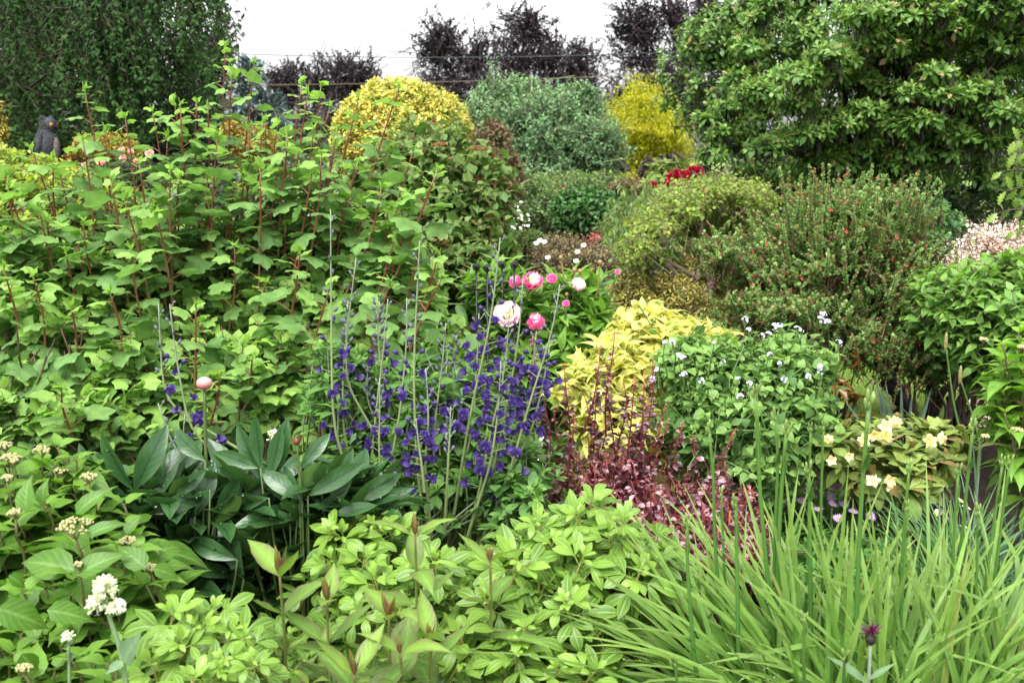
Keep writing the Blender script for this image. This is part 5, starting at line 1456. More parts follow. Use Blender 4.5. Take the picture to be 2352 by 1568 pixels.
def umbel(c, r, n, rng, root, share=.5, axis=(0, -.25, 1)):
    g = Geo(); ax = nrm(np.array(axis, float))
    d = nrm(rng.normal(0, .75, (n, 3)) + ax * .8)
    p = c + d * r * rng.uniform(.75, 1.05, (n, 1))
    f = rng.random(n) < share
    g.inst(st5, p[f], d[f], UP + rng.normal(0, .4, (f.sum(), 3)), .0105, 1, rng.random(f.sum()), .5, 0)
    g.inst(ballT(5, 4, sx=.5, sz=.5), p[~f] - d[~f] * .004, d[~f], np.array([0, -1, .1]), .011, 1, .5, .5, 1)
    g.tubes(np.stack([np.repeat((c - ax * r * .2)[None], n, 0), p], 1), np.array([.0011, .0008]), 3, m=1)
    return g


rng = np.random.default_rng(211)
c = poly(((295, 1600, 1.92), (280, 1500, 1.93), (262, 1440, 1.93), (240, 1400, 1.93), (242, 1365, 1.93)), 9)
root = thing("valerian_flower", "tall stem with a rounded cluster of white starry flowers over the hydrangea", "flower", [c[0][0], c[0][1], 0])
g = Geo(); low = np.array([c[0] * [1, 1, 0] + [0.03, 0, 0], c[0] - UP * .2 + [.012, 0, 0]]); g.tubes(np.concatenate([low, c]), np.linspace(.006, .0045, 11), 7)
for q in ((218, 1395), (268, 1392), (262, 1385)):
    g.tubes(np.array([c[-2], P(*q, 1.93)]), np.array([.003, .002]), 5)
g.build("stem", VST, root)
for (x, y, r, n, s) in ((243, 1352, .024, 120, .28), (222, 1388, .019, 70, .45), (272, 1392, .015, 45, .7), (258, 1400, .012, 24, .6)):
    umbel(P(x, y, 1.92), r, n, rng, root, s).build("flower_cluster", WHF, root)
g = Geo()
for (x0, y0, x1, y1, wd) in ((285, 1518, 315, 1455, 1.), (283, 1518, 243, 1545, 1.0)):
    a, b = P(x0, y0, 1.92), P(x1, y1, 1.88)
    g.inst(leafT(5, 'ovate', .5, .25, .1), a[None], (b - a)[None], np.array([[0, -.8, .6]]), np.linalg.norm(b - a), wd, rng.random(), .5)
g.build("leaves", VAL, root)
c = poly(((160, 1610, 1.9), (159, 1520, 1.9), (157, 1472, 1.9)), 8)
root = thing("valerian_flower", "small valerian stem just opening its white buds, left of the taller one", "flower", [c[0][0], c[0][1], 0])
g = Geo(); g.tubes(np.concatenate([[c[0] * [1, 1, 0], c[0] - UP * .2], c]), np.linspace(.004, .003, 10), 6); g.build("stem", VST, root)
umbel(P(157, 1463, 1.9), .009, 30, rng, root, .2).build("flower_cluster", WHF, root)
g = Geo()
for (x0, y0, x1, y1) in ((160, 1520, 168, 1505), (158, 1520, 150, 1500), (157, 1482, 152, 1474), (158, 1482, 163, 1473)):
    a, b = P(x0, y0, 1.89), P(x1, y1, 1.87)
    g.inst(leafT(4, 'ovate', .7, .25, .1), a[None], (b - a)[None], np.array([[0, -.6, .8]]), np.linalg.norm(b - a), 1., .5, .5)
g.build("leaves", VAL, root)
c = poly(((650, 1150, 3.05), (642, 1060, 3.05), (636, 1020, 3.05)), 6)
root = thing("valerian_flower", "white flower tuft showing between the dark peony leaves", "flower", [c[0][0], c[0][1], 0])
g = Geo(); g.tubes(np.concatenate([[c[0] * [1, 1, 0]], c]), np.linspace(.004, .003, 7), 5); g.build("stem", VST, root)
umbel(P(635, 1005, 3.02), .026, 60, rng, root, .75).build("flower_cluster", WHF, root)

# ---------------------------------------------------------------- golden choisya
CHO = leafmat("choisya leaf", (.050, .128, .018), (.072, .165, .024), young=(.19, .33, .046), rib=((.28, .38, .11), .7), edge=((.26, .36, .06), .35), tr=.33, rough=.34, spec=.3, patch=.15)
CL = [leafT(7, 'obovate', .40, .2, .2), leafT(7, 'obovate', .42, .12, .45), leafT(7, 'elliptic', .38, .22, .1), leafT(7, 'obovate', .4, .1, .7)]
CSTM = plain("choisya stem", (.14, .17, .03), (.22, .24, .05), .5, 40)


def choisya(lab, base_px, Y, ros, fill, nfill, seed):
    rng = np.random.default_rng(seed)
    b0 = P(*base_px, Y); b0[2] = 0
    root = thing("choisya_bush", lab, "shrub", b0, None)
    g, gs = Geo(), Geo()
    P_, D_, S_ = [], [], []
    for (x, y, w) in ros:
        Yt = Y + float(np.interp(y, [1150, 1560], [.22, -.25])) + rng.uniform(-.05, .05)
        P_.append(P(x, y, Yt)); D_.append(nrm(np.array([rng.normal(0, .22), -.62 + rng.normal(0, .15), 1.]))); S_.append(PX(w * 1.42, Yt))
    for (x, y, rx, ry) in fill:
        n = int(nfill * rx * ry / sum(f[2] * f[3] for f in fill))
        for _ in range(n):
            a = rng.uniform(0, 6.28); q = math.sqrt(rng.random())
            xx, yy = x + rx * q * math.cos(a), y + ry * q * math.sin(a)
            Yt = Y + float(np.interp(yy, [1150, 1560], [.25, -.2])) + rng.uniform(0, .22)
            P_.append(P(xx, yy + 10, Yt)); D_.append(nrm(np.array([rng.normal(0, .5), -.25 + rng.normal(0, .3), 1.]))); S_.append(PX(rng.uniform(70, 100), Yt))
    P_, D_, S_ = np.array(P_), np.array(D_), np.array(S_)
    main = np.arange(len(P_)) < len(ros)
    for i in range(len(P_)):
        a, b = frame(D_[i][None]); a, b = a[0], b[0]
        gs.tubes(curve(P_[i] - D_[i] * .16 + rng.normal(0, .02, 3), P_[i], 4), np.linspace(.0042, .0026, 4), 5)
        nodes = 4
        for k in range(nodes):       # whorl of trifoliate leaves, largest lowest
            q = P_[i] - D_[i] * (.014 * (nodes - 1 - k)) * 1.4
            f = (1.05, .98, .74, .42)[k]; el = (.02, .2, .6, 1.1)[k]
            for h in range(2):
                az = k * 1.57 + h * 3.14 + rng.normal(0, .25) + i
                e = math.cos(az) * a + math.sin(az) * b
                pt = q + (e * math.cos(el) + D_[i] * math.sin(el)) * S_[i] * f * .3
                gs.tubes(np.stack([q, pt]), np.array([.0016, .0012]), 4)
                for sgn, sc in ((0, 1.), (1, .82), (-1, .82)):
                    az2 = az + sgn * .85
                    e2 = math.cos(az2) * a + math.sin(az2) * b
                    d = e2 * math.cos(el) + D_[i] * math.sin(el) + rng.normal(0, .1, 3)
                    n = D_[i] * math.cos(el) - e2 * math.sin(el) + rng.normal(0, .14, 3) + UP * .2
                    yg = np.clip((.22, .4, .7, 1.)[k] + rng.normal(0, .1) + (.14 if main[i] else -.3), 0, 1)
                    g.inst(CL[rng.integers(0, 4)], pt[None], d[None], n[None], S_[i] * f * .86 * sc * rng.uniform(.88, 1.1), 1., rng.random(), yg)
        if i % 2 == 0:
            gs.tubes(curve(b0 + np.array([rng.normal(0, .08), rng.normal(0, .06), -.02]), P_[i] - D_[i] * .16, 6, 0, None, rng, .01), np.linspace(.010, .0042, 6), 5)
    g.build("foliage", CHO, root); gs.build("stems", CSTM, root)
    return root


choisya("golden green choisya bush filling the bottom centre right beside the lily leaves", (1250, 1600), 2.45,
        [(1324, 1190, 72), (1335, 1290, 86), (1194, 1290, 80), (1359, 1155, 70), (1468, 1318, 70), (1183, 1500, 74), (1202, 1448, 66), (1359, 1545, 84), (1154, 1305, 84), (1056, 1462, 90), (1270, 1250, 66), (1400, 1230, 72), (1430, 1195, 62), (1300, 1390, 72), (1240, 1200, 60), (1120, 1380, 72), (1000, 1288, 58), (1050, 1530, 80), (1280, 1540, 60)],
        [(1340, 1300, 200, 130), (1180, 1400, 180, 150), (1100, 1500, 170, 80), (1420, 1250, 110, 80), (1280, 1470, 200, 100), (1090, 1310, 110, 60)], 150, 221)
choisya("yellow green choisya clump at the bottom left between valerian and tinted stems", (420, 1620), 2.15,
        [(396, 1415, 88), (488, 1402, 70), (531, 1450, 74), (417, 1480, 78), (518, 1513, 62), (500, 1545, 70), (350, 1530, 80), (455, 1440, 62), (580, 1520, 60), (440, 1560, 70), (560, 1470, 60)],
        [(450, 1510, 120, 70), (520, 1530, 90, 60)], 30, 222)
choisya("glossy choisya sprays behind the purple tinted stems, below the dark peony", (850, 1560), 2.5,
        [(788, 1234, 80), (837, 1283, 66), (861, 1332, 72), (760, 1290, 60), (900, 1230, 70), (860, 1210, 60), (960, 1300, 62), (830, 1400, 66), (760, 1220, 60), (920, 1400, 70)],
        [(830, 1330, 110, 110), (900, 1430, 150, 120), (740, 1480, 120, 80)], 56, 223)

# ---------------------------------------------------------------- purple tinted loosestrife stems
rng = np.random.default_rng(231)
LOO = leafmat("tinted leaf", (.09, .19, .03), (.115, .225, .034), young=(.17, .29, .042), rib=((.20, .31, .08), .5), edge=((.12, .05, .055), .55), tr=.34, rough=.42, vein=.35, patch=.15)
LOOB = leafmat("bronze young leaf", (.11, .05, .03), (.16, .08, .035), rib=((.2, .28, .06), .6), tip=((.30, .38, .07), .55), tr=.3, rough=.4)
LOT = [leafT(8, 'lance', .40, .3, .25, wave=.08), leafT(8, 'lance', .42, .2, .45, wave=.1), leafT(8, 'lance', .37, .38, -.12, wave=.08)]
LON = leafT(6, 'lance', .20, .45, -.1)
LST = plain("loosestrife stem", (.10, .12, .03), (.14, .18, .04), .5, 60, along=((0, (.14, .20, .05)), (.7, (.15, .19, .05)), (1, (.12, .07, .03))))
b0 = P(820, 1640, 2.1); b0[2] = 0
root = thing("loosestrife_plant", "upright leafy stems with purple edged leaves and bronze tips at bottom centre", "plant", b0)
for i, (tip, path) in enumerate((((953, 1172), ((953, 1230), (956, 1300), (957, 1400), (960, 1560))), ((642, 1240), ((643, 1322), (648, 1390), (655, 1470), (657, 1590))), ((750, 1308), ((752, 1380), (752, 1440), (760, 1590))), ((893, 1345), ((894, 1420), (895, 1500), (896, 1610))), ((918, 1455), ((919, 1500), (924, 1560), (928, 1640))), ((812, 1480), ((814, 1550), (816, 1640))), ((1122, 1245), ((1126, 1290), (1128, 1400), (1130, 1560))), ((988, 1415), ((989, 1470), (990, 1590))))):
    Y = (2.2, 2.05, 2.05, 2.0, 1.9, 1.85, 2.3, 2.05)[i]
    pts = [(x, y, Y + .02 * k) for k, (x, y) in enumerate(path)][::-1]
    tail = pts[0]
    c = poly(pts, 10)
    gs, gl, gt = Geo(), Geo(), Geo()
    foot = np.array([c[0][0] + rng.normal(0, .03), c[0][1] + .08, -.02])
    gs.tubes(np.stack([foot, (foot + c[0]) / 2, c[0]]), np.array([.0055, .005, .0048]), 6)
    n = max(3, int((path[-1][1] - path[0][1]) / 62))
    leafy_stem(rng, gs, gl, c, n, .12, .155, LOT, .0048, .003, (.8, .35), t0=.05, t1=.985, petiole=.02, ph=i * .7 + .2, nj=.15)
    for k in range(5):       # furled bronze leaves at the tip
        a = k * 2.4 + rng.normal(0, .3); e = np.array([math.cos(a), math.sin(a), 0])
        gt.inst(LON, c[-1][None] + e * .001, (UP + e * (.36 if k < 3 else .12) + rng.normal(0, .04, 3))[None], (-e + UP * .15)[None], PX(path[0][1] - tip[1], Y) * rng.uniform(.85, 1.15) * (1 if k < 3 else .7), 1.3, rng.random(), .5)
    sp_ = gs.build("shoot", LST, root); gl.build("leaves", LOO, sp_); gt.build("tip_leaves", LOOB, sp_)
g, gs = Geo(), Geo()     # lower leafy shoots between them
for k in range(16):
    x = rng.uniform(640, 1010); y = rng.uniform(1480, 1600); Y = rng.uniform(1.95, 2.25)
    c = curve(P(x + rng.normal(0, 15), y + 140, Y + .05), P(x, y, Y), 6)
    leafy_stem(rng, gs, g, c, 3, .07, .11, LOT, .004, .0025, (.9, .25), petiole=.02)
    if k % 3 == 0:
        gs.tubes(np.stack([b0 + np.array([rng.normal(0, .15), rng.normal(0, .05), 0]), c[0]]), np.array([.005, .004]), 5)
g.build("foliage", LOO, root); gs.build("stems", LST, root)

# ---------------------------------------------------------------- dark leaved peony
rng = np.random.default_rng(241)
DPE = leafmat("dark peony leaf", (.020, .068, .018), (.034, .096, .027), rib=((.012, .03, .012), .7), edge=((.08, .13, .05), .3), back=(.07, .14, .03), tr=.22, rough=.26, spec=.5, vein=.2, patch=.15)
DPL = [leafT(11, 'peony', .29, .42, .12, wave=.07), leafT(11, 'peony', .31, .34, .32, wave=.08), leafT(11, 'peony', .28, .5, -.06, wave=.07)]
DST = plain("peony stem", (.05, .10, .025), (.09, .12, .035), .5, 40)
DROP = bpy.data.materials.new("water drop"); DROP.use_nodes = True
db = DROP.node_tree.nodes["Principled BSDF"]; db.inputs["Base Color"].default_value = (.9, .95, .92, 1); db.inputs["Roughness"].default_value = .02; db.inputs["Transmission Weight"].default_value = .75; db.inputs["IOR"].default_value = 1.33
BEAD = ballT(6, 4)


def drops(name, g_src_V, g_src_n, n, size, rng, parent, lab=None):
    i = rng.choice(len(g_src_V), min(n, len(g_src_V)), replace=False)
    g = Geo(); s_ = rng.uniform(size[0], size[1], len(i))
    g.inst(BEAD, g_src_V[i] - g_src_n[i] * s_[:, None] * .3, g_src_n[i], np.array([.1, .9, .2]), s_, 1.2)
    o = g.build(name, [DROP], parent); o['kind'] = 'stuff'
    return o


def peony(lab, base_px, Y, leaflets, fill, nfill, seed, ndrop):
    rng = np.random.default_rng(seed)
    b0 = P(*base_px, Y); b0[2] = 0
    root = thing("peony_plant", lab, "peony", b0)
    g, gs = Geo(), Geo(); DV, DN = [], []

    def leaf(a, b, nn, wd=1., u=0):
        L = np.linalg.norm(b - a); T = DPL[rng.integers(0, 3)] if u == 0 else DPL[u - 1]
        g.inst(T, a[None], (b - a)[None], nn[None], L * 1.06, wd, rng.random(), .3)
        y = nrm(b - a); x = nrm(np.cross(y, nn)); z = np.cross(x, y)
        k = 10; t = rng.uniform(.1, .9, k); w = rng.uniform(-.1, .1, k) * L
        DV.append(a + y * (t * L)[:, None] + x * w[:, None] + z * (np.abs(w) * .3 - .2 * L * t ** 2 * .8 + .002)[:, None]); DN.append(np.repeat(z[None], k, 0))
    for q in leaflets:
        x0, y0, x1, y1, tw = q[:5]; dY = q[5] if len(q) > 5 else 0
        a, b = P(x0, y0, Y + dY), P(x1, y1, Y + dY + rng.uniform(-.02, .06))
        leaf(a, b, np.array([tw * 1.3, -.85, .5]) + rng.normal(0, .14, 3), 1.0)
        if rng.random() < .55:
            f = b0 + np.array([(a[0] - b0[0]) * .25, 0, 0])
            gs.tubes(curve(f, a, 7, 0, np.array([(a[0] - b0[0]) * .12, 0, .02])), np.linspace(.006, .0025, 7), 5)
    for (x, y, rx, ry) in fill:
        for _ in range(int(nfill / len(fill))):
            Yt = Y + rng.uniform(.0, .22)
            c = P(x + rx * rng.uniform(-1, 1), y + ry * rng.uniform(-1, 1), Yt)
            az0 = rng.uniform(0, 6.28)
            gs.tubes(curve(b0 + np.array([rng.normal(0, .05), rng.normal(0, .04), -.02]), c, 6, 0, np.array([0, 0, .03])), np.linspace(.006, .0025, 6), 5)
            for h in range(5):
                az = az0 + (h - 2) * .75
                e = np.array([math.cos(az), math.sin(az), rng.uniform(.25, 1.3)])
                leaf(c, c + nrm(e) * rng.uniform(.12, .2), UP * 1. - nrm(e) * .3 + rng.normal(0, .3, 3), 1.)
    g.build("foliage", DPE, root); gs.build("stems", DST, root)
    drops("raindrops", np.concatenate(DV), np.concatenate(DN), ndrop, (.0022, .0045), rng, root)
    return root


Z = lambda x, y: (x * .2711, 763 + y * .2711)          # measured on enlarged quarters
L1 = [(1135, 1340, 815, 880, -.2), (1135, 1340, 1392, 825, .25), (1150, 1460, 765, 1015, -.3, .03), (870, 1200, 585, 965, -.3, .06), (1310, 1460, 1472, 915, .2, .02), (1740, 1090, 1408, 815, -.3, .04), (1180, 1490, 745, 1235, -.5, -.05), (1290, 1540, 1775, 1340, .3, -.06), (1600, 1440, 1735, 1080, .15, .06), (1500, 1400, 1385, 950, -.1, .1),
      (1650, 1560, 1830, 1120, .2, 0), (1830, 1560, 2035, 1190, .25, .02), (1560, 1450, 1570, 1200, 0, .05), (1480, 1400, 1730, 1165, .3, .0), (1190, 1440, 1160, 1340, 0, -.04), (1780, 1330, 1500, 1560, -.2, -.02), (1120, 1330, 1000, 1290, -.1, .1), (1450, 1440, 1330, 1430, -.2, 0)]
L1 = [(*Z(a, b), *Z(c, d), *r) for a, b, c, d, *r in L1]
L1 += [(340, 1235, 215, 1165, -.3, .02), (300, 1200, 205, 1140, -.3, .06), (420, 1240, 330, 1260, -.3, -.03), (480, 1330, 390, 1290, -.2, .05), (560, 1330, 490, 1178, -.2, -.05), (545, 1285, 415, 1235, -.4, -.08), (470, 1260, 440, 1180, .0, 0)]
peony("dark bluish green peony leaves with raindrops, left clump beside the hydrangea", (400, 1500), 2.72, L1, [(330, 1230, 110, 60), (420, 1180, 140, 60), (520, 1260, 90, 60), (400, 1350, 150, 50), (500, 1380, 100, 60)], 100, 242, 420)
Z2 = lambda x, y: (574 + x * .2711, 763 + y * .2711)
L2 = [(90, 1150, 60, 705, -.15), (190, 1250, 310, 740, .05, .03), (170, 1240, 275, 800, .15), (430, 1140, 670, 855, .35), (440, 1420, 70, 1140, -.3, -.04), (420, 1410, 245, 1120, -.3, -.03), (440, 1310, 765, 1105, .3, -.02), (490, 1385, 962, 1112, .4, -.05), (700, 1520, 855, 1010, .15, .04), (840, 1440, 1305, 1200, .35, .0), (700, 1545, 1075, 1475, .3, -.06), (480, 1560, 335, 1335, -.1, .0), (100, 1260, -90, 790, -.3, .06), (70, 1150, -310, 1010, -.5, .0), (560, 1420, 540, 1130, 0, .1), (620, 1500, 500, 1260, -.1, .06), (160, 1400, -180, 1480, -.3, -.04), (340, 1560, 240, 1400, -.1, .05), (830, 1300, 960, 1180, .3, .1)]
L2 = [(*Z2(a, b), *Z2(c, d), *r) for a, b, c, d, *r in L2]
r2 = peony("dark glossy peony leaves with raindrops and one red bud, left of the violet spikes", (690, 1470), 2.75, L2, [(640, 1200, 110, 60), (740, 1180, 110, 60), (650, 1320, 120, 60), (560, 1380, 90, 60), (800, 1230, 70, 60)], 95, 243, 420)
c = poly(((690, 1210, 2.72), (692, 1120, 2.72), (683, 1040, 2.72), (682, 1018, 2.72)), 9)
g = Geo(); g.tubes(c, np.linspace(.006, .003, 9), 6); so = g.build("flower_stem", DST, r2)
g = Geo(); g.inst(ballT(8, 6), c[-1] - UP * .004, UP, np.array([0, -1, .1]), .021, .95); bu = g.build("bud", plain("red bud", (.10, .02, .02), (.16, .05, .03), .4, 60), so)
g = Geo()
for (x0, y0, x1, y1) in ((680, 1020, 661, 1002), (685, 1020, 702, 996), (684, 1016, 690, 990)):
    a, b = P(x0, y0, 2.72), P(x1, y1, 2.71); g.inst(DPL[2], a[None], (b - a)[None], np.array([[0, -.7, .7]]), np.linalg.norm(b - a), .9, .5, .5)
g.build("bract", leafmat("bract", (.14, .05, .03), (.10, .14, .03), tr=.2), so)
# tall closed bud of the left clump
c = poly(((478, 1200, 2.78), (473, 1060, 2.78), (471, 960, 2.78), (470, 893, 2.78)), 10)
root = thing("peony_bud", "closed pinkish peony bud on a tall straight stem above dark leaves", "flower", [c[0][0], c[0][1], 0])
g = Geo(); g.tubes(np.concatenate([[c[0] * [1, 1, 0]], c]), np.linspace(.006, .0045, 11), 7); g.build("stem", DST, root)
s_ = PX(38, 2.78)
g = Geo(); g.inst(ballT(12, 8, sy=.8), c[-1][None] - UP * .002, UP, np.array([0, -1, .1]), s_, 1.); g.build("bud_core", petalmat("bud petal", (.50, .16, .18), (.74, .46, .42), tr=.1), root)
g = Geo()
a = np.arange(6) * 1.047
e = np.stack([np.cos(a), np.sin(a), 0 * a], 1)
g.inst(leafT(6, 'round', .85, .45, -.75), c[-1] - UP * .001 + e * s_ * .06, UP * .5 + e * .95, -e + UP * .4, s_ * np.array([.72, .6, .75, .62, .72, .58]), 1., rng.random(6), .5); g.build("sepal", leafmat("bud sepal", (.16, .14, .05), (.28, .10, .09), tr=.15), root)

# ---------------------------------------------------------------- daylilies, lower right
DAY = leafmat("daylily leaf", (.10, .215, .04), (.135, .26, .05), young=(.16, .30, .05), rib=((.07, .16, .035), .45), tip=((.26, .26, .07), .3), rare=((.20, .24, .06), .06), tr=.36, rough=.4, spec=.3, patch=.16)
STR = leafT(14, 'strap', .055, .5, 0.)
DBUD = leafmat("daylily bud", (.16, .27, .06), (.20, .32, .09), tip=((.33, .34, .13), .6), tr=.15, rough=.45)
DSTK = plain("daylily stalk", (.10, .22, .04), (.14, .28, .06), .35, 40, along=((0, (.035, .11, .022)), (.5, (.06, .16, .03)), (1, (.13, .24, .05))))


def strap(g, c, w, fold, nrm_hint, r, y, DV=None, DN=None, rng=None):
    """long leaf along centre line c (K,3)"""
    K = len(c); t = np.linspace(0, 1, K)
    wd = w * np.minimum(1, .75 + t) * (1 - t ** 3.2) + .0004
    tg = nrm(np.gradient(c, axis=0)); x = nrm(np.cross(tg, nrm_hint)); z = np.cross(x, tg)
    V = np.stack([c - x * wd[:, None] + z * (wd * fold)[:, None], c, c + x * wd[:, None] + z * (wd * fold)[:, None]], 1)
    A = np.zeros((K, 3, 4)); A[..., 0] = r; A[:, 0, 1] = 0; A[:, 1, 1] = .5; A[:, 2, 1] = 1; A[..., 2] = t[:, None]; A[..., 3] = y
    L = []
    for i in range(K - 1):
        for j in range(2):
            a = i * 3 + j; L += [a, a + 1, a + 4, a + 3]
    g.raw(V.reshape(-1, 3), np.array(L), np.full(2 * (K - 1), 4), A.reshape(-1, 4), np.zeros(2 * (K - 1), int))
    if DV is not None:
        m_ = 26; i = rng.integers(int(K * .3), K, m_); s = rng.uniform(-1, 1, m_)
        s = np.sign(s) * np.abs(s) ** .35
        DV.append(c[i] + x[i] * (wd[i] * s)[:, None] + z[i] * (wd[i] * fold * np.abs(s))[:, None]); DN.append(z[i] * .8 + x[i] * (s * .5)[:, None])


def arch_leaf(b, az, L, lean, bend, rng, K=15, kink=None):
    """leaf line leaving b: lean from upright at the foot, bending over by `bend` along its length"""
    t = np.linspace(0, 1, K)
    th = lean + bend * t ** 1.6
    if kink:
        th = th + kink[1] * (t > kink[0])
    ds = L / (K - 1)
    h = np.concatenate([[0], np.cumsum(np.sin(th[:-1]) * ds)]); z = np.concatenate([[0], np.cumsum(np.cos(th[:-1]) * ds)])
    sw = rng.normal(0, .05) * L * t ** 2
    return b + np.stack([np.cos(az) * h - np.sin(az) * sw, np.sin(az) * h + np.cos(az) * sw, z], 1)


def bud_cluster(g, c, d, rng, n=4, s=.03):
    a, b = frame(d[None]); a, b = a[0], b[0]
    BT = ballT(7, 6, sx=.26, sz=.26)
    for k in range(n):
        az = k * 2.4 + rng.uniform(0, 1); e = math.cos(az) * a + math.sin(az) * b
        sz = s * rng.uniform(.6, 1.1) * (1.15 if k == 0 else 1)
        g.inst(BT, (c + e * .005 - d * .012 * (k % 2))[None], (d + e * (.2 if k else .05))[None], e[None], sz, 1., rng.random(), .5)
    g.inst(leafT(5, 'lance', .3, .5, -.1), np.repeat((c - d * .015)[None], 2, 0), np.stack([d + a * .35, d - a * .4]), np.stack([-a, a]), s * 1.0, 1., .5, .5)


def daylily(lab, x, Y, groups, stalks, seed, ndrop, spread=.07):
    rng = np.random.default_rng(seed)
    b0 = np.array([x, Y, 0.])
    root = thing("daylily_clump", lab, "plant", b0, "daylily clumps")
    g = Geo(); DV, DN = [], []
    for n, az0, azs, lean0, lean1, L0, L1, bend0, bend1 in groups:
        for _ in range(n):
            az = az0 + rng.normal(0, azs); b = b0 + np.array([rng.normal(0, spread), rng.normal(0, spread * .8), -.01])
            kink = (rng.uniform(.5, .75), rng.uniform(.6, 1.7)) if rng.random() < .16 else None
            c = arch_leaf(b, az, rng.uniform(L0, L1), rng.uniform(lean0, lean1), rng.uniform(bend0, bend1), rng, kink=kink)
            c[:, 2] = np.maximum(c[:, 2], .02)
            tow = np.array([-math.cos(az), -math.sin(az), 0]) * .3 + UP * .6 + np.array([0, -.45, 0]) + rng.normal(0, .25, 3)
            strap(g, c, rng.uniform(.006, .0108), rng.uniform(.25, .6), tow, rng.random(), rng.random() ** 2, DV, DN, rng)
    g.build("foliage", DAY, root)
    for (path, Yt, s, nb) in stalks:
        c = poly([(px, py, Yt + .03 * k) for k, (px, py) in enumerate(path)][::-1], 12)
        foot = np.array([c[0][0] + (b0[0] - c[0][0]) * .25, c[0][1] + .02, -.01])
        c = np.concatenate([[foot, foot * .6 + c[0] * .4], c])
        gs = Geo(); gs.tubes(c, np.linspace(.0056, .0036, len(c)) * min(s, 1.25), 7)
        d = nrm(c[-1] - c[-3]); q = lerpc(c, [.80])[0]; a, b = frame(d[None])
        gs.inst(leafT(6, 'lance', .24, .7, -.15), q[None], (d + a * .12 * rng.choice([-1, 1])), -a, .055 * s, 1., .3, .9, 0)      # sheathing bract
        so = gs.build("flower_stalk", DSTK, root)
        gb = Geo(); d = nrm(c[-1] - c[-3])
        bud_cluster(gb, c[-1], d, rng, nb, .026 * min(s, 1.2))
        gb.build("bud_cluster", DBUD, so)
    drops("raindrops", np.concatenate(DV), np.concatenate(DN), ndrop, (.001, .0024), rng, root)
    return root


xl = P(1800, 1500, 2.5)[0]
daylily("daylily clump leaning left with long wet strap leaves over the choisya", xl, 2.42,
        [(64, 2.9, .45, .4, .9, .55, .85, .2, 1.1), (44, 2.2, .5, .2, .7, .5, .8, .2, .9), (44, -2.2, .5, .5, 1.0, .5, .8, .3, 1.1), (16, 1.0, .6, .1, .5, .5, .75, .1, .6), (9, 3.3, .2, .8, 1.1, .7, 1.0, .3, .8)],
        [(((1736, 905), (1741, 1000), (1742, 1100), (1768, 1380), (1785, 1540)), 2.35, 1.35, 5), (((1628, 985), (1640, 1100), (1640, 1220), (1655, 1420)), 2.45, 1., 4), (((1782, 958), (1788, 1050), (1780, 1230), (1775, 1430)), 2.4, 1., 4), (((1807, 992), (1800, 1050), (1790, 1200), (1782, 1450)), 2.38, 1.35, 5), (((1657, 1135), (1660, 1230), (1668, 1400)), 2.5, .8, 3), (((1690, 1158), (1692, 1250), (1696, 1500)), 2.3, 1.1, 4), (((1579, 1200), (1578, 1300), (1595, 1520)), 2.2, 1., 4), (((1862, 983), (1860, 1060), (1858, 1200), (1850, 1420)), 2.45, .8, 4), (((1549, 1522), (1560, 1600)), 2.05, .8, 4)],
        251, 2300, .09)
xm = P(2010, 1560, 2.3)[0]
daylily("daylily clump with upright wet leaves around the dark cornflower", xm, 2.3,
        [(70, 1.6, 1.2, .02, .35, .45, .78, .05, .6), (30, 2.8, .5, .2, .7, .5, .75, .2, 1.), (30, .3, .5, .2, .7, .5, .75, .2, 1.), (34, -1.6, .8, .1, .6, .4, .65, .1, .8)],
        [(((1996, 930), (1985, 1050), (1975, 1200), (1968, 1400), (1962, 1560)), 2.2, 1.4, 6), (((1892, 980), (1888, 1060), (1885, 1200), (1890, 1400)), 2.45, .8, 4), (((1857, 1082), (1860, 1180), (1862, 1400)), 2.35, 1.1, 4), (((2089, 1073), (2078, 1180), (2072, 1300), (2060, 1480)), 2.35, .9, 4), (((2085, 1165), (2080, 1260), (2066, 1480)), 2.3, .8, 4), (((1847, 1420), (1846, 1520), (1848, 1600)), 2.0, .8, 4), (((1940, 1510), (1938, 1570)), 1.95, .8, 4)],
        252, 2300, .1)
xr = P(2260, 1560, 2.35)[0]
daylily("daylily clump at the lower right corner with slanting wet leaves", xr, 2.35,
        [(50, 1.9, 1.0, .03, .4, .45, .75, .1, .7), (38, .3, .6, .3, .8, .55, .85, .2, .9), (28, 2.6, .6, .2, .7, .45, .7, .1, .9), (28, -1.6, .9, .2, .7, .4, .65, .2, .8)],
        [(((2234, 982), (2225, 1080), (2212, 1200), (2195, 1400)), 2.4, 1., 5), (((2201, 1082), (2195, 1180), (2186, 1330), (2175, 1480)), 2.35, 1., 4), (((2303, 1060), (2290, 1150), (2270, 1300), (2240, 1480)), 2.4, .9, 4), (((2320, 1060), (2306, 1150), (2290, 1290), (2262, 1480)), 2.4, .9, 4), (((2246, 1176), (2246, 1260), (2240, 1440)), 2.3, .8, 4)],
        253, 1800, .09)

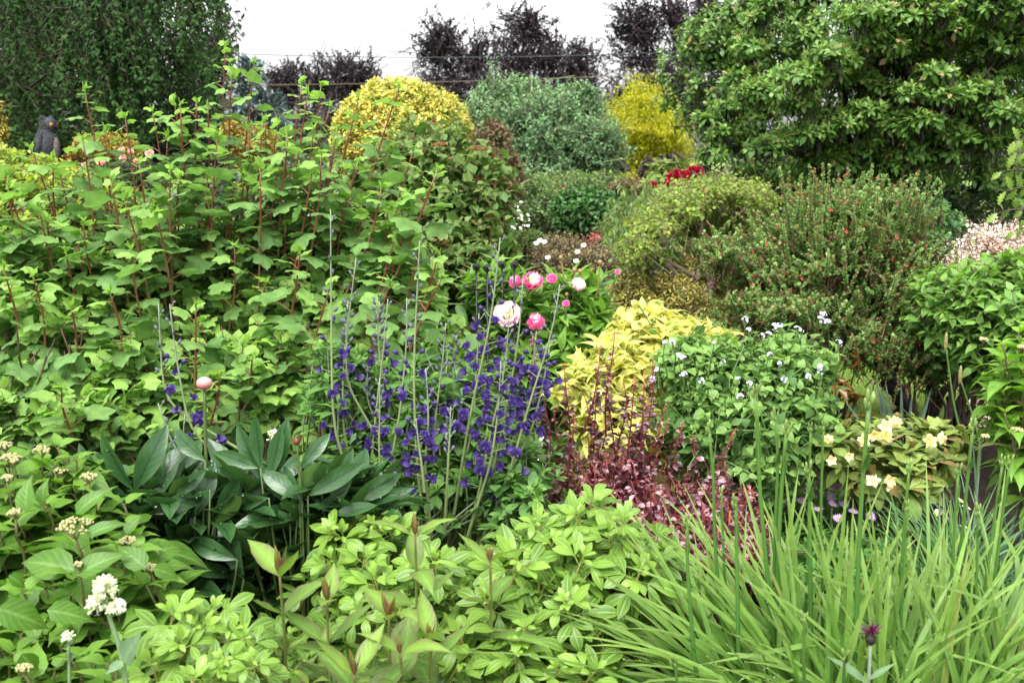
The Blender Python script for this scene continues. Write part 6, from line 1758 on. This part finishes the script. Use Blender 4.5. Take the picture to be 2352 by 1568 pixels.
# dark cornflower
rng = np.random.default_rng(261)
c = poly(((1992, 1620, 2.02), (1997, 1540, 2.0), (1999, 1478, 2.0)), 8)
root = thing("cornflower", "single dark purple cornflower on a grey stem among the lily leaves", "flower", [c[0][0], c[0][1], 0])
g = Geo(); g.tubes(np.concatenate([[c[0] * [1, 1, 0]], c]), np.linspace(.0045, .0035, 9), 6); g.build("stem", plain("downy stem", (.2, .26, .17), (.27, .32, .23), .8, 90), root)
g = Geo(); s_ = PX(28, 2.0); d = nrm(c[-1] - c[-2])
g.inst(ballT(10, 8, sy=1.05), c[-1][None] - d * .002, d, np.array([0, -1, .1]), s_ * 1.05, .9)
for r_ in range(4):
    a = np.arange(8) * .785 + r_ * .39; zz = s_ * (.12 + .22 * r_); rr = s_ * .5 * math.sin(math.pi * (.2 + .2 * r_)) * 1.0
    e = np.stack([np.cos(a), np.sin(a), 0 * a], 1)
    g.inst(leafT(3, 'ovate', .75, .1, .1), c[-1] + UP * zz + e * rr * .92, UP + e * .25, e, s_ * .34, 1, .5, .5, 1)
g.build("seed_cup", [plain("scale rim", (.01, .008, .008), (.03, .02, .02), .6, 60), leafmat("cup scale", (.07, .10, .04), (.10, .13, .05), edge=((.01, .008, .01), .95), tr=.0)], root)
g = Geo(); n = 34
a = rng.uniform(0, 6.28, n); el = rng.uniform(.0, 1.4, n)
e = np.stack([np.cos(a) * np.cos(el), np.sin(a) * np.cos(el), np.sin(el)], 1)
g.inst(leafT(4, 'lance', .16, .4, .1), c[-1] + UP * s_ * .95 + e * .003, e + UP * .1, UP + rng.normal(0, .3, (n, 3)), PX(34, 2.) * rng.uniform(.6, 1.1, n), 1., rng.random(n), .5)
g.build("petals", petalmat("dark purple petal", (.10, .008, .05), (.025, .006, .035), tr=.15), root)
g = Geo()
for (x0, y0, x1, y1) in ((1992, 1568, 1912, 1500), (1995, 1560, 2055, 1518)):
    a_, b_ = P(x0, y0, 2.0), P(x1, y1, 1.97); g.inst(leafT(7, 'lance', .17, .3, .15), a_[None], (b_ - a_)[None], np.array([[0, -.6, .8]]), np.linalg.norm(b_ - a_), 1., .5, .3)
g.build("leaves", VAL, root)

# dark narrow leaved clump on the soil at right
rng = np.random.default_rng(271)
m = leafmat("narrow leaf", (.045, .125, .028), (.07, .17, .04), rib=((.12, .2, .1), .3), tr=.3, rough=.35)
b0 = P(2190, 1290, 3.05); b0[2] = 0
root = thing("grassy_clump", "clump of narrow dark green arching leaves on the soil behind the lilies", "plant", b0)
g = Geo()
for _ in range(190):
    az = rng.uniform(0, 6.28)
    c = arch_leaf(b0 + np.array([rng.normal(0, .05), rng.normal(0, .04), -.01]), az, rng.uniform(.34, .54), rng.uniform(.05, .45), rng.uniform(.3, 1.3), rng, 11)
    c[:, 2] = np.maximum(c[:, 2], .015)
    strap(g, c, rng.uniform(.0035, .006), .4, UP * .7 + np.array([0, -.5, 0]) + rng.normal(0, .2, 3), rng.random(), 0.)
g.build("foliage", m, root)
b0 = P(2300, 1200, 3.3); b0[2] = 0
root = thing("grassy_clump", "thin bluish grey grass leaves fanning behind the narrow dark clump", "plant", b0)
g = Geo(); m = leafmat("blue grey blade", (.10, .16, .12), (.15, .21, .17), tr=.25, rough=.45)
for _ in range(34):
    c = arch_leaf(b0 + np.array([rng.normal(0, .09), rng.normal(0, .06), -.01]), rng.uniform(0, 6.28), rng.uniform(.4, .65), rng.uniform(.05, .7), rng.uniform(.0, .8), rng, 9)
    c[:, 2] = np.maximum(c[:, 2], .015)
    strap(g, c, rng.uniform(.003, .005), .3, UP * .6 + np.array([0, -.6, 0]), rng.random(), 0.)
g.build("foliage", m, root)
# glaucous blades under the dark trunks
b0 = P(2085, 985, 4.7); b0[2] = 0
root = thing("iris_clump", "grey green sword shaped leaves under the dark leaning trunks", "plant", b0)
g = Geo()
for (x0, y0, x1, y1) in ((2060, 975, 2010, 862), (2068, 975, 2033, 870), (2078, 975, 2070, 880), (2055, 960, 2022, 880), (2085, 978, 2095, 900), (2062, 985, 1940, 920), (1990, 965, 2005, 880), (1998, 960, 1992, 900), (2090, 985, 2140, 890)):
    a, b = P(x0, y0, 4.68), P(x1, y1, 4.6); c = curve(a * [1, 1, 0], b, 9, .02); strap(g, c, .011, .3, np.array([0, -.8, .4]), rng.random(), 0)
g.build("foliage", m, root)
# seed stalks
for i, (path, lab) in enumerate(((((2212, 1015), (2190, 930), (2180, 850), (2172, 792)), "tall green plantain stalk with its seed spike before the dark trunks"), (((2250, 1020), (2240, 970), (2215, 900), (2205, 868)), "shorter leaning seed spike right of the tall plantain stalk"))):
    c = poly([(x, y, 4.4) for x, y in path], 10)
    root = thing("plantain_stalk", lab, "plant", [c[0][0], c[0][1], 0])
    g = Geo(); g.tubes(np.concatenate([[c[0] * [1, 1, 0]], c]), np.linspace(.006, .004, 11), 5); g.build("stalk", GSTEM, root)
    g = Geo(); g.inst(ballT(7, 6, sx=.2, sz=.2), c[-1][None] - UP * .03, UP, np.array([0, -1, .1]), .09, 1.); g.build("seed_spike", plain("seed spike", (.20, .19, .07), (.28, .26, .10), .8, 150, .4), root)

# lime shrub at the right edge
rng = np.random.default_rng(281)
m = leafmat("lime shrub leaf", (.10, .23, .026), (.14, .28, .035), young=(.22, .40, .04), rare=((.12, .09, .05), .05), rib=((.22, .36, .09), .5), tr=.36, rough=.42, vein=.4)
b0 = P(2380, 1250, 3.3); b0[2] = 0
root = thing("hydrangea_bush", "lime green pointed leaf bush reaching in at the right edge, above the soil", "shrub", b0)
g, gs = Geo(), Geo()
for k in range(85):
    x = rng.uniform(2270, 2440); y = rng.uniform(735, 1110)
    lo = np.interp(x, [2270, 2300, 2352, 2420], [830, 785, 745, 720]); hi = np.interp(x, [2270, 2290, 2330, 2420], [860, 960, 1040, 1100])
    if y < lo or y > hi:
        continue
    Y = rng.uniform(3.2, 3.55)
    tp = P(x, y, Y); c = curve(tp + np.array([.06 + rng.normal(0, .03), .05, -.22]), tp, 6, 0, None, rng, .004)
    leafy_stem(rng, gs, g, c, 4, .06, .125, HT_, .004, .0025, (1.1, .1), t0=.12, nj=.18)
    if k % 3 == 0:
        gs.tubes(curve(b0 + rng.normal(0, .04, 3) * [1, 1, 0], c[0], 5, 0, None, rng, .01), np.linspace(.008, .004, 5), 5)
g.build("foliage", m, root); gs.build("stems", HST, root)
for (x, y, w) in ((2260, 783, 9), (2262, 1005, 9), (2335, 990, 13), (2345, 800, 8)):
    corymb(P(x, y, 3.2), PX(w, 3.2), rng, root)

# rusty big leaf plant and the bits at its foot
rng = np.random.default_rng(291)
m = leafmat("rusty leaf", (.10, .045, .012), (.16, .075, .015), rare=((.02, .02, .015), .3), tr=.3, rough=.25, spec=.6)
b0 = P(1915, 960, 4.9); b0[2] = 0
root = thing("rodgersia_plant", "rusty brown jagged leaved plant at the foot of the red flowered shrub", "plant", b0)
g, gs = Geo(), Geo()
JL = lobeT(25, 2, ((0, 1., .3), (.8, .85, .25), (1.6, .7, .25), (2.3, .5, .3)), .35, .1, 12, .3, .08)
for k in range(16):
    q = P(1915 + rng.normal(0, 32), 905 + rng.normal(0, 26), 4.75 + rng.uniform(-.08, .08)); az = rng.uniform(0, 6.28)
    gs.tubes(curve(b0, q, 5, .03), np.linspace(.006, .003, 5), 5)
    g.inst(JL, q[None], np.array([[math.cos(az), math.sin(az), -.35]]), np.array([[0, -.5, .8]]) + rng.normal(0, .3, (1, 3)), rng.uniform(.09, .14), 1., rng.random(), .5)
g.build("foliage", m, root); gs.build("stems", BARKD, root)
LABY = plain("yellow tag", (.62, .33, .02), (.72, .4, .03), .4, 20); LABW = plain("white tag", (.75, .77, .78), (.82, .83, .84), .35, 20)


def box(g, c, x, y, z, hx, hy, hz, m=0):
    x, y, z = (nrm(np.asarray(q, float)) for q in (x, y, z))
    V = np.array([c + x * hx * i + y * hy * j + z * hz * k for i in (-1, 1) for j in (-1, 1) for k in (-1, 1)])
    L = np.array([0, 1, 3, 2, 4, 6, 7, 5, 0, 4, 5, 1, 2, 3, 7, 6, 0, 2, 6, 4, 1, 5, 7, 3])
    A = np.zeros((8, 4)); g.raw(V, L, np.full(6, 4), A, np.full(6, m))


b = (968 - 784) / FPX; k = CZ / ((SIN + b * COS) / (COS - b * SIN)); q = P(1958, 968, k); q[2] = .035
root = thing("plant_label", "orange yellow plastic strip lying on the soil behind the yellow rhododendron", "plant label", q * [1, 1, 0])
g = Geo(); box(g, q, (1, .1, .04), (-.1, 1, 0), (-.04, 0, 1), .10, .022, .004); g.build("strip", LABY, root)
g = Geo(); box(g, q + np.array([.104, .01, .012]), (1, .1, .04), (-.1, 1, 0), (-.04, 0, 1), .012, .024, .012); g.build("knob", LABY, root)
q = P(1241, 1022, 3.95)
root = thing("plant_label", "white plant label standing upright by the red barberry stems", "plant label", q * [1, 1, 0])
g = Geo(); box(g, q, (.97, .25, 0), (-.25, .97, .05), (.12, -.05, 1), .011, .0012, .04); g.build("plate", LABW, root)
g = Geo(); e_ = q + np.array([-.006, .004, -.05]); g.tubes(np.stack([np.array([e_[0] - .03, e_[1], -.02]), e_ + UP * .015]), np.array([.003, .003]), 5); g.build("stake", LABW, root)
# a fallen floret or two and creeping flowers on the lawn edge by the choisya
rng = np.random.default_rng(295)
b0 = P(1190, 1240, 3.1); b0[2] = 0
root = thing("geranium_plant", "low creeping plant with tiny pink and violet flowers left of the barberry", "flower plant", b0)
g, gs = Geo(), Geo(); n = 60
pp = np.stack([b0[0] + rng.normal(0, .14, n), b0[1] + rng.normal(0, .1, n), rng.uniform(.03, .12, n)], 1)
twig_leaves(rng, g, leafT(3, 'obovate', .5, .2, .2), pp, np.repeat(UP[None], n, 0), (.03, .05), rosette=True, k=5, tw=(.01, .02))
g.build("foliage", PKL, root)
pm = cup([(5, 1.2, .5, PETW, 0, 0, 0)], 0).mesh("small_flower", [petalmat("mauve pink", (.5, .2, .42), (.6, .35, .62))])
q = np.array([P(x, y, 3.05) for x, y in ((1163, 1238), (1180, 1233), (1172, 1228), (1148, 1256), (1195, 1238), (1205, 1226), (1185, 1250), (1160, 1250))])
place_parts(root, "flower", pm, q, nrm(rng.normal(0, .4, (8, 3)) + [0, -.5, .8]), .022)
